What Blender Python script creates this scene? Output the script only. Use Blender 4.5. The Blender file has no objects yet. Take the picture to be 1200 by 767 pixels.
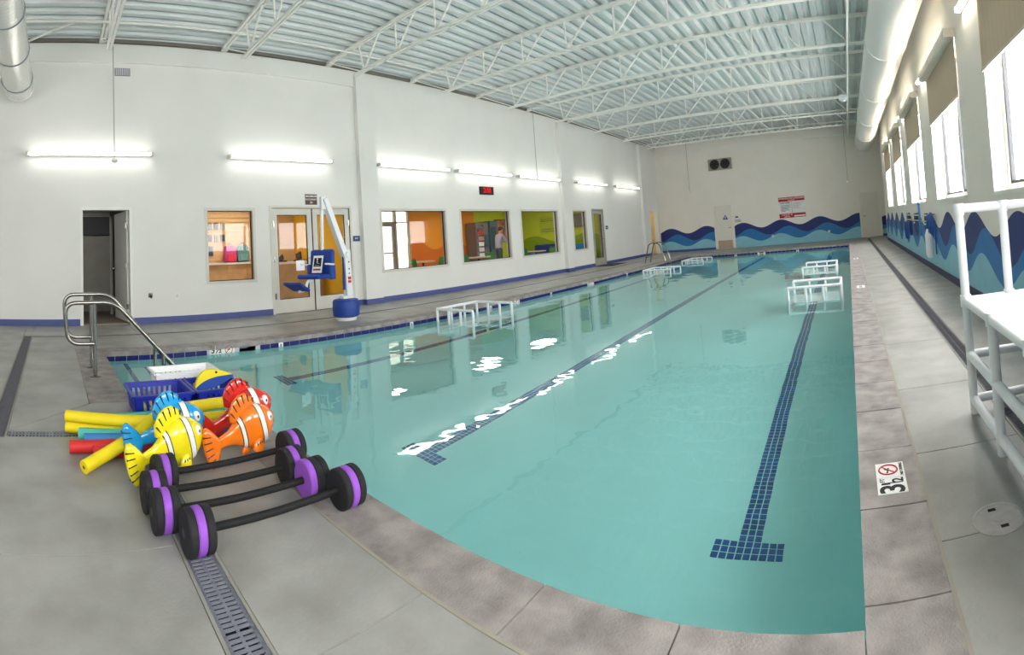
import bpy, bmesh, math, random
from mathutils import Vector, Matrix
random.seed(7)
SC = bpy.context.scene
COL = SC.collection
PI = math.pi

# ------------------------------------------------------------------ camera
# the photograph is a hand-swept panorama: a central cylindrical camera
F_PX, CY = 593.4, 251.6
cam_d = bpy.data.cameras.new('camera')
cam_d.type = 'PANO'
cam_d.panorama_type = 'CENTRAL_CYLINDRICAL'
cam_d.central_cylindrical_range_u_min = -600 / F_PX
cam_d.central_cylindrical_range_u_max = 600 / F_PX
cam_d.central_cylindrical_range_v_min = -(767 - CY) / F_PX
cam_d.central_cylindrical_range_v_max = CY / F_PX
cam_d.central_cylindrical_radius = 1.0
cam_d.clip_start = 0.02
cam = bpy.data.objects.new('camera', cam_d)
COL.objects.link(cam)
R_ = ((0.78475, -0.61379, 0.08615), (0.61583, 0.78787, 0.00364), (-0.07011, 0.05020, 0.99628))
cam.matrix_world = Matrix(((R_[0][0], R_[0][2], -R_[0][1], 0), (R_[1][0], R_[1][2], -R_[1][1], 0),
                           (R_[2][0], R_[2][2], -R_[2][1], 1.2), (0, 0, 0, 1)))
SC.camera = cam

# ------------------------------------------------------------------ world, exposure
wd = bpy.data.worlds.new('overcast_sky'); SC.world = wd
wd.use_nodes = True
bg = wd.node_tree.nodes['Background']
bg.inputs['Color'].default_value = (1.0, 1.0, 0.99, 1)
bg.inputs['Strength'].default_value = 9.5
SC.view_settings.view_transform = 'Standard'
SC.view_settings.look = 'None'
SC.view_settings.exposure = 1.02
SC.view_settings.gamma = 1.0
SC.view_settings.use_curve_mapping = False
try:
    SC.cycles.use_denoising = True
    SC.cycles.max_bounces = 12
    SC.cycles.diffuse_bounces = 5
    SC.cycles.transmission_bounces = 8
    SC.cycles.transparent_max_bounces = 12
    SC.cycles.sample_clamp_indirect = 8.0
    SC.cycles.blur_glossy = 1.0
    SC.cycles.caustics_refractive = True
    SC.cycles.caustics_reflective = True
except Exception:
    pass

# window openings in the right wall (far jamb, near jamb), repeated every 3.35 m, also beside and behind the viewer
XL, XR, YF, YB, ZC = -9.21, 1.51, 23.63, -5.0, 5.35
WIN_R = [(2.88 + 3.35 * k, 5.03 + 3.35 * k) for k in range(-2, 5)]
SILL_R, HEAD_R = 1.29, 3.31
for (a, b) in WIN_R:                                   # portals only guide the sampling of the sky
    ld = bpy.data.lights.new('window_portal', 'AREA')
    ld.shape = 'RECTANGLE'; ld.size = HEAD_R - SILL_R; ld.size_y = b - a
    ld.cycles.is_portal = True
    lo = bpy.data.objects.new('window_portal', ld); COL.objects.link(lo)
    lo.location = (1.80, (a + b) / 2, (SILL_R + HEAD_R) / 2); lo.rotation_euler = (0, PI / 2, 0)
LAMP_E = 7.5

# ------------------------------------------------------------------ materials
MATS = {}
def nt(m):
    m.use_nodes = True
    t = m.node_tree
    return t, t.nodes, t.links
def mk(name, col, rough=0.5, metal=0.0, var=0.05, scale=4.0, bump=0.0, bscale=40.0, spec=0.5, coat=0.0, detail=4.0, col2=None, emis=None, estr=0.0, trans=0.0):
    if name in MATS: return MATS[name]
    m = bpy.data.materials.new(name); t, N, L = nt(m)
    p = N['Principled BSDF']
    p.inputs['Roughness'].default_value = rough
    p.inputs['Metallic'].default_value = metal
    p.inputs['Specular IOR Level'].default_value = spec
    p.inputs['Coat Weight'].default_value = coat
    geo = N.new('ShaderNodeNewGeometry')
    ns = N.new('ShaderNodeTexNoise'); ns.inputs['Scale'].default_value = scale; ns.inputs['Detail'].default_value = detail
    L.new(geo.outputs['Position'], ns.inputs['Vector'])
    mix = N.new('ShaderNodeMix'); mix.data_type = 'RGBA'
    c2 = col2 if col2 else tuple(max(0, c * (1 - 2 * var)) for c in col)
    c1 = col if col2 else tuple(min(1, c * (1 + var * .6)) for c in col)
    mix.inputs['A'].default_value = (*c1, 1); mix.inputs['B'].default_value = (*c2, 1)
    mr = N.new('ShaderNodeMapRange'); mr.inputs['From Min'].default_value = .35; mr.inputs['From Max'].default_value = .7
    L.new(ns.outputs['Fac'], mr.inputs['Value']); L.new(mr.outputs['Result'], mix.inputs['Factor'])
    L.new(mix.outputs['Result'], p.inputs['Base Color'])
    if bump:
        n2 = N.new('ShaderNodeTexNoise'); n2.inputs['Scale'].default_value = bscale; n2.inputs['Detail'].default_value = 5
        L.new(geo.outputs['Position'], n2.inputs['Vector'])
        bp = N.new('ShaderNodeBump'); bp.inputs['Strength'].default_value = bump; bp.inputs['Distance'].default_value = .01
        L.new(n2.outputs['Fac'], bp.inputs['Height']); L.new(bp.outputs['Normal'], p.inputs['Normal'])
    if emis:
        p.inputs['Emission Color'].default_value = (*emis, 1); p.inputs['Emission Strength'].default_value = estr
    MATS[name] = m
    return m
def srgb(r, g, b):
    f = lambda c: (c / 12.92) if c <= .04045 else ((c + .055) / 1.055) ** 2.4
    return (f(r / 255), f(g / 255), f(b / 255))
def glass_mat(name, tint=(1, 1, 1), refl=1.0):
    if name in MATS: return MATS[name]
    m = bpy.data.materials.new(name); t, N, L = nt(m)
    N.remove(N['Principled BSDF']); out = N['Material Output']
    tr = N.new('ShaderNodeBsdfTransparent'); tr.inputs['Color'].default_value = (*tint, 1)
    gl = N.new('ShaderNodeBsdfGlossy'); gl.inputs['Roughness'].default_value = 0.0
    lw = N.new('ShaderNodeLayerWeight'); lw.inputs['Blend'].default_value = .5
    pw = N.new('ShaderNodeMath'); pw.operation = 'POWER'; pw.inputs[1].default_value = 5
    ma = N.new('ShaderNodeMath'); ma.operation = 'MULTIPLY_ADD'; ma.inputs[1].default_value = .9 * refl; ma.inputs[2].default_value = .05 * refl
    L.new(lw.outputs['Facing'], pw.inputs[0]); L.new(pw.outputs[0], ma.inputs[0])
    mx = N.new('ShaderNodeMixShader'); L.new(ma.outputs[0], mx.inputs['Fac'])
    L.new(tr.outputs[0], mx.inputs[1]); L.new(gl.outputs[0], mx.inputs[2]); L.new(mx.outputs[0], out.inputs['Surface'])
    MATS[name] = m
    return m
def emit_mat(name, col, s):
    if name in MATS: return MATS[name]
    m = bpy.data.materials.new(name); t, N, L = nt(m)
    N.remove(N['Principled BSDF'])
    e = N.new('ShaderNodeEmission'); e.inputs['Color'].default_value = (*col, 1); e.inputs['Strength'].default_value = s
    L.new(e.outputs[0], N['Material Output'].inputs['Surface'])
    MATS[name] = m
    return m
def water_mat():
    m = bpy.data.materials.new('pool_water'); t, N, L = nt(m)
    N.remove(N['Principled BSDF'])
    g = N.new('ShaderNodeBsdfGlass'); g.inputs['IOR'].default_value = 1.333; g.inputs['Roughness'].default_value = 0.0
    g.inputs['Color'].default_value = (.87, .985, .985, 1)
    geo = N.new('ShaderNodeNewGeometry')
    mp = N.new('ShaderNodeMapping'); mp.inputs['Scale'].default_value = (1.0, 1.0, 1.0); mp.inputs['Rotation'].default_value = (0, 0, .5)
    L.new(geo.outputs['Position'], mp.inputs['Vector'])
    n1 = N.new('ShaderNodeTexNoise'); n1.inputs['Scale'].default_value = 2.2; n1.inputs['Detail'].default_value = 2.0; n1.inputs['Roughness'].default_value = .45
    L.new(mp.outputs[0], n1.inputs['Vector'])
    b = N.new('ShaderNodeBump'); b.inputs['Strength'].default_value = 1.0; b.inputs['Distance'].default_value = .0042
    L.new(n1.outputs['Fac'], b.inputs['Height']); L.new(b.outputs[0], g.inputs['Normal'])
    L.new(g.outputs[0], N['Material Output'].inputs['Surface'])
    return m
def shade_mat():
    m = bpy.data.materials.new('shade_fabric'); t, N, L = nt(m)
    p = N['Principled BSDF']; p.inputs['Base Color'].default_value = (*srgb(186, 172, 152), 1); p.inputs['Roughness'].default_value = .9
    w = N.new('ShaderNodeTexWave'); w.bands_direction = 'Y'; w.inputs['Scale'].default_value = 2.5; w.inputs['Distortion'].default_value = 1.5
    geo = N.new('ShaderNodeNewGeometry'); L.new(geo.outputs['Position'], w.inputs['Vector'])
    mix = N.new('ShaderNodeMix'); mix.data_type = 'RGBA'
    mix.inputs['A'].default_value = (*srgb(186, 172, 152), 1); mix.inputs['B'].default_value = (*srgb(183, 169, 149), 1)
    L.new(w.outputs['Fac'], mix.inputs['Factor']); L.new(mix.outputs['Result'], p.inputs['Base Color'])
    tl = N.new('ShaderNodeBsdfTranslucent'); tl.inputs['Color'].default_value = (.5, .44, .36, 1)
    mx = N.new('ShaderNodeMixShader'); mx.inputs['Fac'].default_value = .12
    L.new(p.outputs[0], mx.inputs[1]); L.new(tl.outputs[0], mx.inputs[2]); L.new(mx.outputs[0], N['Material Output'].inputs['Surface'])
    return m
def duct_mat(name, axis, col, rough, metal):
    m = bpy.data.materials.new(name); t, N, L = nt(m)
    p = N['Principled BSDF']; p.inputs['Base Color'].default_value = (*col, 1); p.inputs['Roughness'].default_value = rough; p.inputs['Metallic'].default_value = metal
    geo = N.new('ShaderNodeNewGeometry')
    w = N.new('ShaderNodeTexWave'); w.bands_direction = axis; w.inputs['Scale'].default_value = 4.0; w.inputs['Distortion'].default_value = .0
    L.new(geo.outputs['Position'], w.inputs['Vector'])
    rp = N.new('ShaderNodeMapRange'); rp.inputs['From Min'].default_value = .9; rp.inputs['From Max'].default_value = 1.0
    L.new(w.outputs['Fac'], rp.inputs['Value'])
    b = N.new('ShaderNodeBump'); b.inputs['Strength'].default_value = .6; b.inputs['Distance'].default_value = .006
    L.new(rp.outputs[0], b.inputs['Height']); L.new(b.outputs[0], p.inputs['Normal'])
    return m

W_WALL = mk('wall_paint', srgb(232, 232, 228), .75, var=.015, scale=1.2)
W_FAR = mk('wall_paint_far', srgb(244, 238, 230), .75, var=.015, scale=1.2)
W_RIGHT = mk('wall_paint_right', srgb(238, 231, 222), .75, var=.015, scale=1.2)
W_TRIM = mk('white_trim', srgb(236, 236, 232), .45, var=.01)
NAVY = mk('navy_base', srgb(74, 86, 146), .5, var=.04)
DARKNAVY = mk('dark_navy_base', srgb(60, 58, 92), .5, var=.04)
WAVE_D = mk('wave_dark', srgb(36, 52, 118), .55, var=.03)
WAVE_M = mk('wave_mid', srgb(40, 118, 184), .55, var=.03)
WAVE_L = mk('wave_light', srgb(140, 200, 218), .55, var=.03)
STEEL_W = mk('painted_steel', srgb(240, 240, 234), .5, var=.02)
DECK_W = mk('painted_deck', srgb(214, 221, 221), .4, metal=.1, var=.06, scale=.8)
CONC = mk('concrete', srgb(164, 164, 160), .40, var=.10, scale=2.6, bump=.14, bscale=60, col2=srgb(134, 133, 129), detail=10)
COPE = mk('coping_concrete', srgb(160, 153, 150), .6, var=.12, scale=7.0, bump=.35, bscale=110, col2=srgb(116, 110, 108), detail=14)
CONC_D = mk('joint_dark', srgb(120, 114, 104), .9)
PLASTER = mk('pool_plaster', srgb(180, 230, 229), .6, var=.04, scale=.7)
TILE_B = mk('blue_tile', srgb(15, 19, 80), .35, var=.35, scale=14, spec=.25, col2=srgb(29, 35, 114))
GROUT = mk('grout', srgb(190, 196, 205), .8)
TILE_L = mk('lane_tile', srgb(22, 84, 158), .2, var=.2, scale=9)
BLACK = mk('black_gap', (.006, .006, .007), .8)
RUBBER = mk('dark_rubber', srgb(26, 26, 30), .7, var=.1, scale=30)
STEEL = mk('stainless', srgb(158, 156, 152), .22, metal=1.0, var=.03)
PVC = mk('white_pvc', srgb(240, 242, 245), .35, var=.01)
PVC_P = mk('white_panel', srgb(244, 246, 248), .3, var=.01)
GRATE = mk('grate_grey', srgb(122, 126, 138), .5, var=.08, scale=20)
GRATE_D = mk('grate_dark', srgb(84, 84, 92), .6, var=.1, scale=20)
FRAME_M = mk('door_frame_metal', srgb(214, 212, 202), .4, var=.02)
GLASS = glass_mat('window_glass', (1, 1, 1), .3)
GLASS_T = glass_mat('tinted_glass', (.36, .345, .30), .3)
LAMP = emit_mat('lamp_tube', (1.0, .97, .90), LAMP_E)
LAMP_R = emit_mat('warm_lamp_tube', (1.0, .90, .74), LAMP_E * 2.4)

# ------------------------------------------------------------------ mesh building
class B:
    """collects shapes, links them as one mesh object"""
    def __init__(s): s.v = []; s.f = []; s.m = []; s.mi = 0
    def add(s, vs, fs):
        o = len(s.v); s.v += [tuple(v) for v in vs]
        for f in fs: s.f.append([i + o for i in f]); s.m.append(s.mi)
        return s
    def box(s, x0, x1, y0, y1, z0, z1):
        vs = [(x, y, z) for x in (x0, x1) for y in (y0, y1) for z in (z0, z1)]
        return s.add(vs, [(0, 1, 3, 2), (4, 6, 7, 5), (0, 4, 5, 1), (2, 3, 7, 6), (0, 2, 6, 4), (1, 5, 7, 3)])
    def obox(s, c, sx, sy, sz, M):
        vs = [Vector(c) + M @ Vector((x * sx / 2, y * sy / 2, z * sz / 2)) for x in (-1, 1) for y in (-1, 1) for z in (-1, 1)]
        return s.add(vs, [(0, 1, 3, 2), (4, 6, 7, 5), (0, 4, 5, 1), (2, 3, 7, 6), (0, 2, 6, 4), (1, 5, 7, 3)])
    def beam(s, p, q, w, h, up=(0, 0, 1)):
        p, q = Vector(p), Vector(q); d = (q - p).normalized(); u = Vector(up)
        if abs(d.dot(u)) > .98: u = Vector((1, 0, 0))
        a = d.cross(u).normalized(); b = a.cross(d).normalized()
        vs = [e + a * (i * w / 2) + b * (j * h / 2) for e in (p, q) for i, j in ((-1, -1), (1, -1), (1, 1), (-1, 1))]
        return s.add(vs, [(0, 3, 2, 1), (4, 5, 6, 7)] + [(i, (i + 1) % 4, 4 + (i + 1) % 4, 4 + i) for i in range(4)])
    def tube(s, pts, r, n=12, cap=True, closed=False):
        pts = [Vector(p) for p in pts]; k = len(pts); rs = r if isinstance(r, (list, tuple)) else [r] * k
        rings = []; a = None
        for i, p in enumerate(pts):
            if closed: d = (pts[(i + 1) % k] - pts[i - 1]).normalized()
            else: d = ((pts[min(i + 1, k - 1)] - p).normalized() + (p - pts[max(i - 1, 0)]).normalized()).normalized()
            if a is None:
                u = Vector((0, 0, 1)) if abs(d.z) < .9 else Vector((1, 0, 0)); a = d.cross(u).normalized()
            else:
                a = (a - d * a.dot(d)).normalized()
            b = d.cross(a)
            rings.append([p + (a * math.cos(2 * PI * j / n) + b * math.sin(2 * PI * j / n)) * rs[i] for j in range(n)])
        vs = [v for g in rings for v in g]; fs = []
        for i in range(k if closed else k - 1):
            i2 = (i + 1) % k
            for j in range(n): fs.append((i * n + j, i * n + (j + 1) % n, i2 * n + (j + 1) % n, i2 * n + j))
        if cap and not closed: fs += [tuple(range(n - 1, -1, -1)), tuple((k - 1) * n + j for j in range(n))]
        return s.add(vs, fs)
    def prism(s, poly, z0, z1):
        n = len(poly); vs = [(x, y, z0) for x, y in poly] + [(x, y, z1) for x, y in poly]
        ar = sum(poly[i][0] * poly[(i + 1) % n][1] - poly[(i + 1) % n][0] * poly[i][1] for i in range(n))
        idx = list(range(n)) if ar > 0 else list(range(n - 1, -1, -1))
        fs = [tuple(reversed(idx)), tuple(i + n for i in idx)]
        for q in range(n):
            i, j = idx[q], idx[(q + 1) % n]; fs.append((i, j, j + n, i + n))
        return s.add(vs, fs)
    def extr(s, poly, fn):
        """poly in (a,b), fn(a,b,t) -> 3d with t 0/1"""
        n = len(poly); vs = [fn(a, b, 0) for a, b in poly] + [fn(a, b, 1) for a, b in poly]
        fs = [tuple(range(n - 1, -1, -1)), tuple(range(n, 2 * n))] + [(i, (i + 1) % n, (i + 1) % n + n, i + n) for i in range(n)]
        return s.add(vs, fs)
    def lathe(s, prof, M=None, n=20):
        """prof [(r,h)] about local z"""
        M = M or Matrix.Identity(4); k = len(prof)
        vs = [M @ Vector((r * math.cos(2 * PI * j / n), r * math.sin(2 * PI * j / n), h)) for r, h in prof for j in range(n)]
        fs = [(i * n + j, i * n + (j + 1) % n, (i + 1) * n + (j + 1) % n, (i + 1) * n + j) for i in range(k - 1) for j in range(n)]
        fs += [tuple(range(n - 1, -1, -1)), tuple((k - 1) * n + j for j in range(n))]
        return s.add(vs, fs)
    def sphere(s, c, rx, ry=None, rz=None, n=14, m=9, M=None):
        ry = ry or rx; rz = rz or rx; M = M or Matrix.Identity(3)
        prof = [(math.sin(PI * i / m), -math.cos(PI * i / m)) for i in range(1, m)]
        vs = [Vector(c) + M @ Vector((0, 0, -rz))] + [Vector(c) + M @ Vector((rx * a * math.cos(2 * PI * j / n), ry * a * math.sin(2 * PI * j / n), rz * b)) for a, b in prof for j in range(n)] + [Vector(c) + M @ Vector((0, 0, rz))]
        k = len(prof); fs = [(0, 1 + (j + 1) % n, 1 + j) for j in range(n)]
        fs += [(1 + i * n + j, 1 + i * n + (j + 1) % n, 1 + (i + 1) * n + (j + 1) % n, 1 + (i + 1) * n + j) for i in range(k - 1) for j in range(n)]
        e = 1 + k * n; fs += [(e, 1 + (k - 1) * n + j, 1 + (k - 1) * n + (j + 1) % n) for j in range(n)]
        return s.add(vs, fs)
    def mesh(s, name, mats, smooth=False, origin=(0, 0, 0)):
        o = Vector(origin)
        me = bpy.data.meshes.new(name); me.from_pydata([tuple(Vector(v) - o) for v in s.v], [], s.f)
        for m in (mats if isinstance(mats, (list, tuple)) else [mats]): me.materials.append(m)
        if len(me.materials) > 1:
            for p, i in zip(me.polygons, s.m): p.material_index = i
        if smooth:
            for p in me.polygons: p.use_smooth = True
        me.update()
        if smooth == 'auto': me.set_sharp_from_angle(angle=math.radians(40))
        return me
    def build(s, name, mats, parent=None, smooth=False, origin=None, bevel=0):
        if origin is None: origin = (0, 0, 0)
        o = bpy.data.objects.new(name, s.mesh(name, mats, smooth, origin)); COL.objects.link(o)
        if parent: o.parent = parent
        o.location = origin
        if bevel:
            md = o.modifiers.new('bevel', 'BEVEL'); md.width = bevel; md.segments = 2; md.limit_method = 'ANGLE'
        return o
def tag(o, label=None, cat=None, group=None, kind=None):
    if label: o['label'] = label
    if cat: o['category'] = cat
    if group: o['group'] = group
    if kind: o['kind'] = kind
    return o
def thing(name, label, cat, loc=(0, 0, 0), rz=0, group=None, kind=None):
    o = bpy.data.objects.new(name, None); COL.objects.link(o); o.empty_display_size = .1
    o.location = loc; o.rotation_euler = (0, 0, rz)
    return tag(o, label, cat, group, kind)
def struct(o, label=None): return tag(o, label, kind='structure')
def dup(root, loc, rz=None, label=None):
    r = root.copy(); COL.objects.link(r); r.location = loc
    if rz is not None: r.rotation_euler = (0, 0, rz)
    if label: r['label'] = label
    for ch in root.children:
        c = ch.copy(); COL.objects.link(c); c.parent = r
        for g in ch.children:
            d = g.copy(); COL.objects.link(d); d.parent = c
    return r
def inst(me, name, parent, loc=(0, 0, 0), rot=None, scale=None):
    o = bpy.data.objects.new(name, me); COL.objects.link(o); o.parent = parent; o.location = loc
    if rot: o.rotation_euler = rot
    if scale: o.scale = scale
    return o
def fillet(pts, r, n=6):
    pts = [Vector(p) for p in pts]; out = [pts[0]]
    for i in range(1, len(pts) - 1):
        a = (pts[i - 1] - pts[i]); b = (pts[i + 1] - pts[i]); rr = min(r, a.length * .48, b.length * .48)
        p, q = pts[i] + a.normalized() * rr, pts[i] + b.normalized() * rr
        for k in range(n + 1):
            t = k / n; out.append(p * (1 - t) ** 2 + pts[i] * 2 * t * (1 - t) + q * t * t)
    return out + [pts[-1]]
def text_mesh(s, size, M, name='lettering', align='CENTER', extrude=.0006):
    cu = bpy.data.curves.new('txt', 'FONT'); cu.body = s; cu.size = size; cu.align_x = align; cu.align_y = 'CENTER'; cu.extrude = extrude; cu.resolution_u = 3; cu.offset = size * .02
    o = bpy.data.objects.new('txt', cu); COL.objects.link(o)
    dg = bpy.context.evaluated_depsgraph_get(); me = bpy.data.meshes.new_from_object(o.evaluated_get(dg)); me.transform(M)
    bpy.data.objects.remove(o); bpy.data.curves.remove(cu); me.name = name
    return me
def text(s, size, M, mat, parent, align='CENTER', name='lettering'):
    me = text_mesh(s, size, M, name, align); me.materials.clear(); me.materials.append(mat)
    o = bpy.data.objects.new(name, me); COL.objects.link(o); o.parent = parent; o['kind'] = 'stuff'
    return o
def frame_m(o, right, up):
    """text frame: x along right, y along up, placed at o"""
    r, u = Vector(right).normalized(), Vector(up).normalized(); n = r.cross(u)
    return Matrix(((r.x, u.x, n.x, o[0]), (r.y, u.y, n.y, o[1]), (r.z, u.z, n.z, o[2]), (0, 0, 0, 1)))
def holed(b, fn, a0, a1, z0, z1, holes):
    """boxes fn(a0,a1,z0,z1) covering a rectangle minus holes"""
    cuts = sorted({a0, a1, *[h[0] for h in holes], *[h[1] for h in holes]})
    for p, q in zip(cuts, cuts[1:]):
        hs = sorted([(h[2], h[3]) for h in holes if h[0] <= p + 1e-6 and h[1] >= q - 1e-6]); z = z0
        for c, d in hs:
            if c > z + 1e-6: fn(p, q, z, c)
            z = d
        if z < z1 - 1e-6: fn(p, q, z, z1)
def _part(s, name, mats, parent, smooth=False, bevel=0):
    """a child built from world coordinates under an unrotated parent"""
    org = Vector((0, 0, 0)); q = parent
    while q: org += q.location; q = q.parent
    o = bpy.data.objects.new(name, s.mesh(name, mats, smooth, org)); COL.objects.link(o); o.parent = parent
    if bevel:
        md = o.modifiers.new('bevel', 'BEVEL'); md.width = bevel; md.segments = 2; md.limit_method = 'ANGLE'
    return o
B.part = _part

# ================================================================== the pool and the deck
PX0, PX1, PY0, PY1 = -6.62, -0.04, 1.44, 19.85          # main basin
AX1, AY0 = -4.60, 0.64                                  # entry bay at the near left corner
WZ, FZ = -0.115, -1.17                                  # water level, pool floor
b = B()
b.box(PX0, PX1, PY0, PY1, FZ - .1, FZ)
b.box(PX0 - .15, PX0, AY0 - .15, PY1 + .15, FZ - .1, -.04)
b.box(PX1, PX1 + .15, PY0 - .15, PY1 + .15, FZ - .1, -.04)
b.box(PX0, PX1, PY1, PY1 + .15, FZ - .1, -.04)
b.box(AX1, PX1, PY0 - .15, PY0, FZ - .1, -.04)
b.box(AX1, AX1 + .15, AY0, PY0 - .15, FZ - .1, -.04)
b.box(PX0, AX1 + .15, AY0 - .15, AY0, FZ - .1, -.04)
basin = struct(b.build('pool_basin', PLASTER), 'pale plaster pool basin with blue waterline tile and concrete coping')
# entry steps with navy nosing
for i, (y1, z1) in enumerate(((.95, -.32), (1.22, -.55), (1.5, -.78), (1.78, -.98))):
    y0 = AY0 if i == 0 else (.95, 1.22, 1.5)[i - 1]
    s_ = B().box(PX0, AX1, y0, y1, FZ, z1).part('step', PLASTER, basin)
    if i < 3: B().box(PX0 + .02, AX1 - .02, y1 - .05, y1 + .004, z1 - .05, z1 + .004).part('step_nosing', TILE_L, basin)
# coping stones: one shared mesh per run
def coping_run(axis, a0, a1, c0, c1, n, mat=COPE):
    L_ = (a1 - a0) / n; g = .0035
    if axis == 'y': me = B().box(c0, c1, g, L_ - g, -.06, 0).mesh('coping_stone', mat)
    else: me = B().box(g, L_ - g, c0, c1, -.06, 0).mesh('coping_stone', mat)
    for i in range(n):
        o = inst(me, 'coping_stone', basin, (0, a0 + i * L_, random.uniform(-.001, .001)) if axis == 'y' else (a0 + i * L_, 0, random.uniform(-.001, .001)))
coping_run('y', 1.18, 1.54, PX1 - .012, .222, 1); coping_run('y', 1.54, 20.12, PX1 - .012, .222, 37)
coping_run('x', AX1 + .27, -4.07, 1.18, PY0 + .012, 1); coping_run('x', -4.07, -.605, 1.18, PY0 + .012, 7); coping_run('x', -.605, PX1 - .012, 1.18, PY0 + .012, 1)
coping_run('y', AY0 - .34, PY0 + .012, AX1 - .012, AX1 + .27, 3)
coping_run('x', PX0 - .28, AX1 - .012, AY0 - .34, AY0 + .012, 4)
coping_run('y', AY0 + .012, 20.12, PX0 - .28, PX0 + .012, 26)
coping_run('x', PX0 + .012, PX1 - .012, PY1 - .012, 20.12, 13)
# waterline tiles, each its own piece over a grout bed
TP = .155
tm_y = B().box(-.004, .006, .003, TP - .003, -.075, .075).mesh('waterline_tile', TILE_B)
tm_x = B().box(.003, TP - .003, -.006, .004, -.075, .075).mesh('waterline_tile', TILE_B)
gb = B()
gb.box(PX0 - .01, PX0 + .002, AY0, PY1, -.165, -.01); gb.box(PX0, PX1, PY1 - .002, PY1 + .01, -.165, -.01); gb.box(PX1 - .002, PX1 + .01, PY0, PY1, -.165, -.01)
gb.part('grout_bed', GROUT, basin)
def marker_at(y, spans): return any(a < y + TP / 2 < c for a, c in spans)
SKIP = [(2.06, 2.43), (2.5, 2.74), (8.2, 8.55), (11.45, 11.8)]
y = AY0
while y < PY1 - .1:
    if not marker_at(y, SKIP): inst(tm_y, 'waterline_tile', basin, (PX0, y, -.082))
    y += TP
x = PX0 + .01
while x < PX1 - .1:
    inst(tm_x, 'waterline_tile', basin, (x, PY1, -.082)); x += TP
y = PY0
while y < PY1 - .1:
    inst(tm_y, 'waterline_tile', basin, (PX1, y, -.082), (0, 0, PI)).location.y += TP; y += TP
# skimmer mouth in the left waterline
b = B(); b.box(PX0 - .12, PX0 + .002, 2.5, 2.74, -.15, -.02); b.part('skimmer_throat', BLACK, basin)
B().box(PX0 - .002, PX0 + .012, 2.5, 2.62, -.075, -.05).part('skimmer_weir', mk('weir_grey', srgb(120, 140, 150), .4), basin)

# lane lines of small square tiles on the pool floor: nearest tiles single, the rest joined
TS = .0467
lt = B().box(-TS / 2 + .004, TS / 2 - .004, -TS / 2 + .004, TS / 2 - .004, 0, .003).mesh('lane_tile', TILE_L)
for li, lx in enumerate((-.73, -3.30, -5.87)):
    y0 = 2.77
    spots = [(lx + (i - 4) * TS, y0 + j * TS) for j in range(3) for i in range(9)]
    nrow = int((PY1 - .9 - y0) / TS)
    spots += [(lx + (i - 1) * TS, y0 + j * TS) for j in range(3, nrow) for i in range(3)]
    single = {0: 240, 1: 45, 2: 0}[li]
    for (x, y) in spots[:single]: inst(lt, 'lane_tile', basin, (x, y, FZ + .001))
    b = B()
    for (x, y) in spots[single:]: b.box(x - TS / 2 + .004, x + TS / 2 - .004, y - TS / 2 + .004, y + TS / 2 - .004, FZ, FZ + .004)
    tag(b.part('lane_line', TILE_L, basin), kind='stuff')
# water
b = B(); b.add([(PX0, AY0, WZ), (AX1, AY0, WZ), (AX1, PY0, WZ), (PX1, PY0, WZ), (PX1, PY1, WZ), (PX0, PY1, WZ)], [(0, 1, 2, 3, 4, 5)])
tag(b.build('pool_water', water_mat()), 'calm clear turquoise water filling the pool', 'water', kind='stuff')

# deck: concrete slabs over a dark bed, joints left open
fl = B()
fl.box(-15, PX0 - .15, -5, 24, -.3, -.03); fl.box(PX1 + .15, 2.4, -5, 24, -.3, -.03)
fl.box(PX0 - .15, PX1 + .15, -5, AY0 - .15, -.3, -.03); fl.box(AX1 + .15, PX1 + .15, AY0 - .15, PY0 - .15, -.3, -.03)
fl.box(PX0 - .15, PX1 + .15, PY1 + .15, 24, -.3, -.03)
floor = struct(fl.build('floor', CONC_D), 'grey concrete pool deck cut into slabs by open joints')
def slab(poly, g=.003, mat=CONC):
    cx = sum(p[0] for p in poly) / len(poly); cy = sum(p[1] for p in poly) / len(poly)
    sh = []
    for x, y in poly:
        sh.append((x - math.copysign(g, x - cx), y - math.copysign(g, y - cy)))
    return B().prism(sh, -.035, -.001).part('deck_slab', mat, floor)
def rect(x0, x1, y0, y1): slab([(x0, y0), (x1, y0), (x1, y1), (x0, y1)])
DR0, DR1 = .755, .89                                                     # right trench drain
ys = [-5, -2.2, .45, 1.78, 2.45, 3.35, 4.5, 5.75, 7.1, 8.5, 9.9, 11.4, 12.9, 14.5, 16.1, 17.7, 19.2, 20.12]
for a, c in zip(ys, ys[1:]):
    if a < 1.18: continue
    rect(.222, DR0, a, c)
for a, c in zip([-5, -2.2, .45, 2.9, 5.75, 8.5, 11.4, 14.5, 17.7, 20.8], [-2.2, .45, 2.9, 5.75, 8.5, 11.4, 14.5, 17.7, 20.8, YF]): rect(DR1, 2.2 if a > 20 else XR, a, c)
rect(.222, DR0, .66, 1.78)
for a, c in zip([20.12, 21.9], [21.9, YF]):
    for p, q in zip([XL, -6.9, -5.0, -3.1, -1.2, .222], [-6.9, -5.0, -3.1, -1.2, .222, DR0]): rect(p, q, a, c)
# near deck, between near trench drain (y .51 to .65) and coping, and in front of it
for p, q in zip([-3.53, -2.86, -1.42, 0.222], [-2.86, -1.42, 0.222, .222]):
    if q > p: rect(p, q, .65, 1.18)
rect(AX1 + .27, -3.53, .65, 1.18)
for p, q in zip([-3.53, -2.17, -.62, .9], [-2.17, -.62, .9, XR]): rect(p, q, -1.6, .51); rect(p, q, -5, -1.6)
rect(.222, DR0, .51, .66)
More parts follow.
